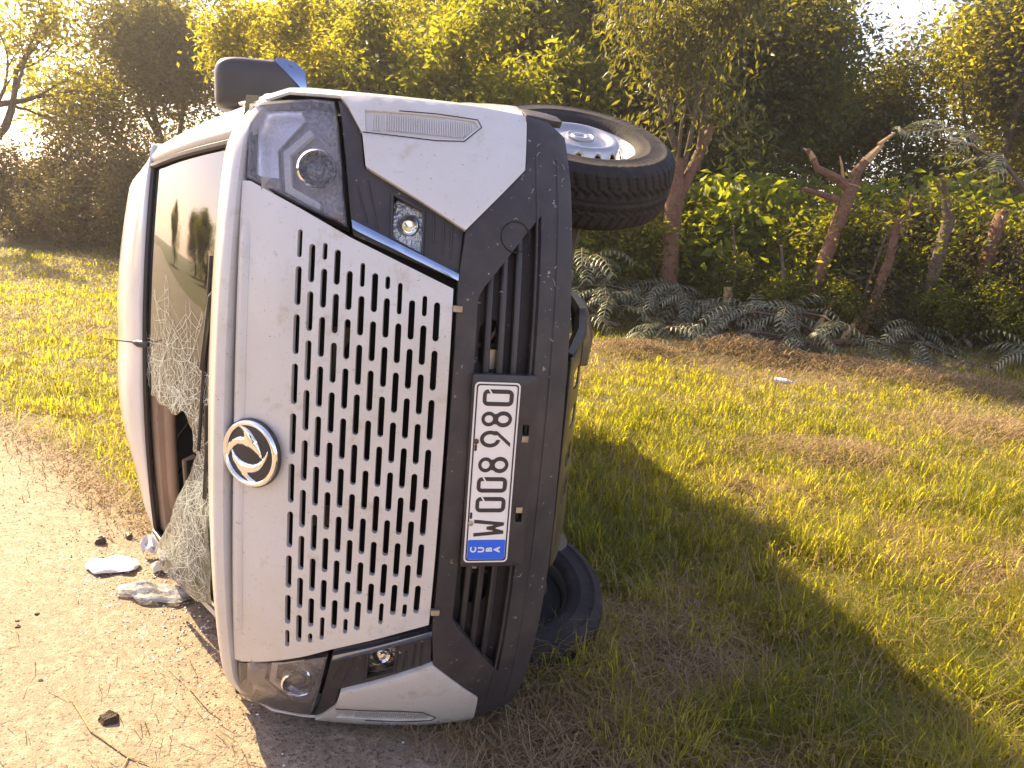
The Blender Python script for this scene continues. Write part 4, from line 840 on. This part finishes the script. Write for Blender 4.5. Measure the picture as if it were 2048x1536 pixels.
# cut branches with wilted feathery fronds
def frond_branch(seed):
    r = np.random.default_rng(seed); b = MB(); V = []; F = []; tone = []
    main = [Vector((0, 0, .10)), Vector((.45, .02, .26)), Vector((.9, .0, .26)), Vector((1.35, -.05, .14))]; b.tube(main, [.03, .025, .018, .01], 6)
    for k in range(12):
        t = r.uniform(.15, 3); i = min(2, int(t)); p = main[i].lerp(main[i + 1], t - i); a = r.uniform(-2.4, 2.4); L = r.uniform(.5, .95)
        d = Vector((math.cos(a), math.sin(a), r.uniform(.3, 1.3))).normalized(); q = p.copy(); pts = [q.copy()]; ds = [d.copy()]
        for j in range(12): d = (d + Vector((0, 0, -.17))).normalized(); q = q + d * L / 12; q.z = max(q.z, .02); pts.append(q.copy()); ds.append(d.copy())
        b.tube(pts, [.006] * 13, 3, cap=False); tn = r.uniform(.1, .9)
        for j in range(2, 13):
            for s in (1, -1):
                sd_ = ds[j].cross(Vector((0, 0, 1))).normalized() * s; l = (.20 - .011 * abs(j - 5)) * r.uniform(.8, 1.1); u = (sd_ + ds[j] * .45 + Vector((0, 0, r.uniform(-.5, -.1)))).normalized(); w = ds[j] * .014
                c0 = pts[j]; c1 = c0 + u * l * .5; u2 = (u + Vector((0, 0, -.7))).normalized(); c2 = c1 + u2 * l * .5; n = len(V)
                V += [c0 - w * .5, c0 + w * .5, c1 - w, c1 + w, c2]; F += [(n, n + 1, n + 3), (n, n + 3, n + 2), (n + 2, n + 3, n + 4)]; tone += [min(1, max(0, tn + r.normal(0, .15)))] * 5
    return dict(trunk=b.mesh('cut_stem', 60), crown=npmesh('fronds', [tuple(v) for v in V], F, tone), bark=BARK, lm=L_FROND)
FB = [frond_branch(i) for i in (3, 14, 25, 36)]
r = np.random.default_rng(5)
spots = [(1.0, 13.0, .5), (1.3, 12.5, .35), (1.7, 12.9, .45), (2.0, 12.3, .3), (2.3, 12.7, .5), (2.6, 12.2, .3), (2.9, 12.6, .45), (3.2, 12.1, .25), (3.6, 12.4, .35), (3.9, 12.0, .25), (4.2, 12.3, .3), (4.6, 11.8, .2), (5.0, 11.6, .2), (5.5, 11.5, .2), (6.0, 11.4, .2), (1.6, 12.1, .15), (2.4, 11.8, .1), (6.6, 11.2, .2), (7.2, 11.0, .2), (1.2, 13.6, .9), (1.9, 13.5, .7), (3.0, 11.7, .1), (4.3, 11.5, .1)]
for i, (x, y, dz) in enumerate(spots):
    e = plant(FB[i % 4], x, y, r.uniform(.9, 1.2), r.uniform(0, 6.28), 'cut branch with wilted feathery fronds piled near ' + beside(x, y), 'cut branch', 'cut branches piled along the hedge', 'cut_branch', parts=('cut_stem', 'fronds')); e.location.z += dz * .5; e.rotation_euler.x = r.uniform(-.25, .25); e.rotation_euler.y = r.uniform(-.2, .35)
# frond bough hanging by the torn post
e = plant(FB[1], 7.3, 11.8, 1.25, 2.6, 'feathery bough drooping from the thick orange post', 'bough', None, 'hanging_bough', parts=('cut_stem', 'fronds')); e.location.z += 2.1; e.rotation_euler.y = -.5

# ------------------------------------------------------------------ grass, dry grass, straw and grit
def blades(P, h, w, lean, tone, seed, flat=0.):
    r = np.random.default_rng(seed); n = len(P); a = r.uniform(0, 6.283, n); d = np.stack([np.cos(a), np.sin(a), 0 * a], 1); s = np.stack([-np.sin(a), np.cos(a), 0 * a], 1)
    ln = (lean * r.uniform(.3, 1.4, n))[:, None]; h = h[:, None]; w = w[:, None]; up = np.array([0, 0, 1.])
    m_ = P + up * h * (.58 - flat * .3) + d * h * ln * .32; t = P + up * h * (1 - .35 * np.minimum(ln, 1.6) - flat * .5).clip(.04) + d * h * ln * .95
    V = np.stack([P - s * w, P + s * w, m_ + s * w * .75, m_ - s * w * .75, t], 1).reshape(-1, 3)
    b = (np.arange(n) * 5)[:, None]; F = np.concatenate([b + [0, 1, 2], b + [0, 2, 3], b + [3, 2, 4]], 1).reshape(-1, 3)
    return V, F, np.repeat(tone, 5)
def scatter(n, seed, r0=1.9, r1=21):
    r = np.random.default_rng(seed); R = np.exp(r.uniform(math.log(r0), math.log(r1), n)); A = r.uniform(-.80, .74, n); return np.stack([R * np.sin(A), R * np.cos(A)], 1)
def dryness(P): return np.clip(.55 * hnoise(P, 1.1, 8) + .35 * hnoise(P, .38, 9) + .25 * hnoise(P, 3.0, 4) - .08, 0, 1)
rg = np.random.default_rng(1); PC_ = scatter(19000, 1); PT_ = np.repeat(PC_, 15, 0); RT_ = np.hypot(PT_[:, 0], PT_[:, 1])[:, None]; P = PT_ + rg.normal(0, 1, PT_.shape) * (.014 + .006 * RT_); P = np.concatenate([P, scatter(90000, 2)])
TH_ = np.concatenate([np.repeat(rg.uniform(.45, 1.9, len(PC_)), 15), rg.uniform(.4, .9, 90000)]); TT_ = np.concatenate([np.repeat(rg.normal(0, .22, len(PC_)), 15), np.zeros(90000)])
vd = verge(P); dr = dryness(P); hd = (P - HA) @ HN
rr_ = np.random.default_rng(2).uniform(0, 1, len(P))
mat_zone = np.exp(-(((P[:, 0] - 4.2) / 2.6) ** 2 + ((P[:, 1] - 10.6) / 1.0) ** 2)) + .5 * np.exp(-(((P[:, 0] - .7) / .9) ** 2 + ((P[:, 1] - 2.2) / .55) ** 2)) + .7 * np.exp(-(((P[:, 0] - 5.5) / 2.0) ** 2 + ((P[:, 1] - 7.6) / 1.1) ** 2))
keep = (vd > .02) & (rr_ < np.clip(vd / .5, .12, 1)) & (hd < 1.5) & (rr_ < 1.08 - .62 * np.clip((dr - .48) * 4, 0, 1) - 1.0 * np.clip(mat_zone, 0, 1))
P = P[keep]; dr = dr[keep]; TH_ = TH_[keep]; TT_ = TT_[keep]; R = np.hypot(P[:, 0], P[:, 1]); r = np.random.default_rng(3)
clump = hnoise(P, .22, 6); h = (.035 + .10 * clump ** 1.5 + .04 * r.uniform(0, 1, len(P))) * TH_ * (1 - .3 * dr) * np.where((P[:, 0] < -1), .8, 1.) * np.where(R < 7, 1.35, 1.); w = .0014 + .00052 * R * r.uniform(.6, 1.2, len(P))
GRASS = leafmat('grass_blade', (.080, .105, .016), (.33, .24, .09), (.92, .84, .04), .58, .5)
G3 = np.column_stack([P, gz_all(P) - .006]); V, F, c = blades(G3, h, w, .95 + 0 * h, np.clip(dr * 1.25 - .31 + TT_ + r.normal(0, .10, len(P)), 0, 1), 4)
g = add('grass', npmesh('grass', V, F, c), GRASS); tag(g, 'yellow green grass covering the roadside verge', 'grass', kind='stuff')
P = scatter(190000, 11); vd = verge(P); dr = dryness(P); mat_zone = np.exp(-(((P[:, 0] - 4.2) / 2.6) ** 2 + ((P[:, 1] - 10.6) / 1.0) ** 2)) + .5 * np.exp(-(((P[:, 0] - .7) / .9) ** 2 + ((P[:, 1] - 2.2) / .55) ** 2)) + .7 * np.exp(-(((P[:, 0] - 5.5) / 2.0) ** 2 + ((P[:, 1] - 7.6) / 1.1) ** 2))
rr_ = np.random.default_rng(12).uniform(0, 1, len(P)); pr = np.clip((dr - .42) * 3.2, .05, 1) + mat_zone; edge = np.exp(-((vd + .05) / .16) ** 2) * (P[:, 0] < .3)
keep = ((vd > -.02) & (rr_ < pr) & ((P - HA) @ HN < 1.2)) | ((vd > -.45) & (rr_ < edge * .9))
P = P[keep]; R = np.hypot(P[:, 0], P[:, 1]); r = np.random.default_rng(13); n = len(P)
HEAP = [(3.2, 10.9, .55, .30, .26), (1.65, 10.35, .35, .22, .20), (4.6, 10.6, .8, .35, .14), (5.6, 9.9, .7, .3, .12), (2.6, 6.1, .45, .25, .12), (5.2, 7.4, .6, .3, .10)]
P = np.concatenate([P] + [np.stack([r.normal(a_, c_, 1500), r.normal(b_, d_, 1500)], 1) for a_, b_, c_, d_, e_ in HEAP]); R = np.hypot(P[:, 0], P[:, 1]); n = len(P)
bump_ = sum(e_ * np.exp(-.5 * (((P[:, 0] - a_) / c_) ** 2 + ((P[:, 1] - b_) / d_) ** 2)) for a_, b_, c_, d_, e_ in HEAP)
G3 = np.column_stack([P, gz_all(P) + np.where(verge(P) > 0, r.uniform(.0, .05, n), .008) + bump_ * r.uniform(.3, 1, n)]); h = r.uniform(.07, .22, n)
V, F, c = blades(G3, h, .0010 + .00034 * R, 1.5 + 0 * h, np.clip(r.normal(.5, .3, n), 0, 1), 14, flat=1.)
STRAW = leafmat('straw', (.20, .125, .065), (.42, .30, .16), (.34, .22, .07), .3, .6)
g = add('dry_grass', npmesh('dry_grass', V, F, c), STRAW); tag(g, 'matted dry straw lying among the grass and road edge', 'dry grass', kind='stuff')
P = scatter(9000, 61, 2.2, 12); P = P[(verge(P) > .15) & ((P - HA) @ HN < .6)]; r = np.random.default_rng(62); n = len(P); R = np.hypot(P[:, 0], P[:, 1])
V, F, c = blades(np.column_stack([P, gz_all(P)]), r.uniform(.14, .34, n), .0008 + .00022 * R, np.full(n, 1.1), r.uniform(0, 1, n), 63)
g = add('grass_stalks', npmesh('grass_stalks', V, F, c), STRAW); tag(g, 'long pale bent stalks standing above the grass', 'grass stalks', kind='stuff')
# loose straw and grit on the road
P = scatter(4200, 21, 1.7, 8); P = P[(verge(P) < -.05)]; r = np.random.default_rng(22); n = len(P); keep = r.uniform(0, 1, n) < .25 + .6 * (hnoise(P, .5, 3) > .55); P = P[keep]; n = len(P)
V, F, c = blades(np.column_stack([P, np.full(n, .016)]), r.uniform(.03, .14, n), np.full(n, .0016), np.full(n, 1.6), r.uniform(0, 1, n), 23, flat=1.)
g = add('loose_straw', npmesh('loose_straw', V, F, c), STRAW); tag(g, 'loose straw stalks scattered over the road', 'straw', kind='stuff')
def chips(P, size, name, m_, label, cat, z=.012, seed=31):
    r = np.random.default_rng(seed); V = []; F = []
    base = np.array([(1, 0, 0), (-1, 0, 0), (0, 1, 0), (0, -1, 0), (0, 0, 1), (0, 0, -1)], float); tri = [(0, 2, 4), (2, 1, 4), (1, 3, 4), (3, 0, 4), (2, 0, 5), (1, 2, 5), (3, 1, 5), (0, 3, 5)]
    n = len(P); S_ = size * r.uniform(.5, 1.5, (n, 1, 1)); B = base[None] * r.uniform(.5, 1.2, (n, 6, 1)) * S_ * [1, 1, .6]; B = B + np.column_stack([P, np.full(n, z)])[:, None, :]
    F = (np.array(tri)[None] + (np.arange(n) * 6)[:, None, None]).reshape(-1, 3)
    o = add(name, npmesh(name, B.reshape(-1, 3), F), m_); tag(o, label, cat, kind='stuff')
P = scatter(16000, 41, 1.7, 7); P = P[verge(P) < 0]; chips(P, .0045, 'grit', mat('grit_stone', (.20, .15, .105), .9, noise=(30, (.10, .07, .05), .4, .6)), 'small dark and brown grit on the road', 'grit')
r = np.random.default_rng(43); P = np.concatenate([r.normal((-1.45, 3.05), (.30, .35), (900, 2)), r.normal((-1.5, 2.4), (.5, .5), (420, 2))]); P = P[verge(P) < 0]
chips(P, .0055, 'glass_fragments', mat('glass_crumbs', (.78, .76, .74), .12, spec=.8), 'pale crumbs of broken glass on the road below the screen', 'glass', seed=44)

# ------------------------------------------------------------------ litter on the road and verge
def crumple(name, cx, cy, sx, sy, hgt, m_, label, cat, seed, rz=0, n=13):
    r = np.random.default_rng(seed); ph = r.uniform(0, 6.28, 6); V = []
    for j in range(n):
        for i in range(n):
            u, v = i / (n - 1) * 2 - 1, j / (n - 1) * 2 - 1; k = 1 - .25 * abs(u * v) + .12 * math.sin(5 * u + ph[4]) * v
            z = hgt * (abs(math.sin(3.1 * u + 1.7 * v + ph[0])) * .5 + abs(math.sin(4.3 * v - 2.2 * u + ph[1])) * .5) * (1 - .6 * max(abs(u), abs(v)) ** 3) + .012 + r.uniform(0, .12) * hgt
            V.append((u * sx * k, v * sy * k, z))
    F = [(j * n + i, j * n + i + 1, (j + 1) * n + i + 1, (j + 1) * n + i) for j in range(n - 1) for i in range(n - 1)]
    o = add(name, pymesh(name, V, F, 30), m_); o.location = (cx, cy, .004); o.rotation_euler.z = rz; solid(o, .0015); tag(o, label, cat); return o
crumple('crumpled_paper', -1.72, 3.20, .115, .085, .032, PAPER, 'crumpled white paper lying on the road', 'paper', 3, .3)
crumple('plastic_bag', -1.54, 3.36, .10, .13, .14, BAG, 'grey plastic bag slumped under the broken windscreen', 'bag', 5, .9)
crumple('plastic_wrap', -1.47, 3.22, .085, .05, .05, mat('beige_plastic', (.62, .52, .44), .5), 'pale crumpled plastic wrap before the grey bag', 'wrapper', 7, .1)
o = crumple('clear_bag', -1.43, 2.99, .17, .08, .035, CLEARP, 'clear shrivelled plastic bag on the road beside the bonnet', 'bag', 9, -.15)
def shard(name, x, y, s, label, cat, m_=None, seed=1, h=.5):
    r = np.random.default_rng(seed); V = [Vector((math.cos(a) * s * r.uniform(.6, 1.1), math.sin(a) * s * r.uniform(.5, 1), .004)) for a in np.linspace(0, 6.28, 7)[:-1]]
    T_ = [v * .75 + Vector((0, 0, s * h * r.uniform(.5, 1.2))) for v in V]; n = 6; F = [tuple(range(n, 2 * n)), tuple(range(n - 1, -1, -1))] + [(i, (i + 1) % n, n + (i + 1) % n, n + i) for i in range(n)]
    o = add(name, pymesh(name, V + T_, F, 0), m_ or PLASTIC2); o.location = (x, y, .010); o.rotation_euler.z = seed; tag(o, label, cat)
shard('plastic_shard', -1.90, 3.43, .028, 'black plastic shard farther out beyond the crumpled paper', 'shard', seed=4, h=.9)
shard('plastic_shard', -1.81, 3.52, .026, 'black plastic shard with a pale edge near the roof', 'shard', seed=6, h=.8)
shard('plastic_shard', -1.27, 3.02, .035, 'dark plastic scrap beside the clear bag', 'shard', seed=8, h=.8)
for i, (x, y, s) in enumerate([(-1.79, 2.76, .016), (-1.80, 2.66, .014), (-1.83, 2.70, .012), (-1.52, 2.35, .012)]): shard('pebble', x, y, s, 'small dark pebble on the open road', 'pebble', mat('pebble', (.04, .03, .03), .9) if i == 0 else bpy.data.materials['pebble'], 20 + i); COL.objects[-1]['group'] = 'dark pebbles on the road'
shard('soil_clod', -1.20, 2.19, .042, 'dark clod of soil on the road among straw', 'clod', mat('dark_soil', (.05, .036, .022), .95, bump=(80, 1)), 31, .6)
stick('twig', [(-1.36, 2.26, .02), (-1.22, 2.12, .022), (-1.05, 2.02, .02), (-.98, 2.00, .02)], [.0035, .003, .003, .002], TAN, 'forked dry twig lying on the road', 'twig', False, n=5, extra=[([(-1.05, 2.02, .02), (-1.03, 1.90, .02)], [.0025, .0015], TAN)])
stick('twig', [(-1.02, 2.38, .02), (-.92, 2.28, .022), (-.86, 2.24, .02)], [.003, .0025, .002], TAN, 'short bent straw twig near the head of the shadow', 'twig', False, n=5)
# bottle on the dry grass
b = MB(); Mb = Matrix.Rotation(math.radians(88), 4, 'Y') @ Matrix.Rotation(.2, 4, 'X'); b.lathe([(0, -.11), (.032, -.11), (.035, -.10), (.034, .03), (.030, .06), (.014, .09), (.013, .11)], Mb, 18)
bt = add('plastic_bottle', b.mesh('plastic_bottle'), mat('bottle_plastic', (.50, .52, .62), .15, coat=.5)); bt.location = (3.26, 9.15, float(gz_all([[3.26, 9.15]])[0]) + .06); bt.rotation_euler.z = -.5; tag(bt, 'crushed pale plastic bottle on the matted dry grass', 'bottle')
b = MB(); b.lathe([(0, .125), (.016, .125), (.016, .105)], Mb, 12); add('bottle_cap', b.mesh('bottle_cap'), BLUE, bt)

# ------------------------------------------------------------------ thin volume added to imitate veiling lens glare
b = MB(); b.box((0, 0, 5.5), (1300, 1300, 13.6)); HZ = bpy.data.materials.new('veil'); HZ.use_nodes = True; N = HZ.node_tree.nodes; N.remove(N['Principled BSDF'])
pv_ = N.new('ShaderNodeVolumePrincipled'); pv_.inputs['Color'].default_value = (.95, .88, .93, 1); pv_.inputs['Density'].default_value = .0014; pv_.inputs['Anisotropy'].default_value = .6
HZ.node_tree.links.new(pv_.outputs[0], N['Material Output'].inputs['Volume'])
hz = add('veil', b.mesh('veil', 0), HZ); tag(hz, 'thin added haze filling the air over the roadside', 'veil', kind='stuff')
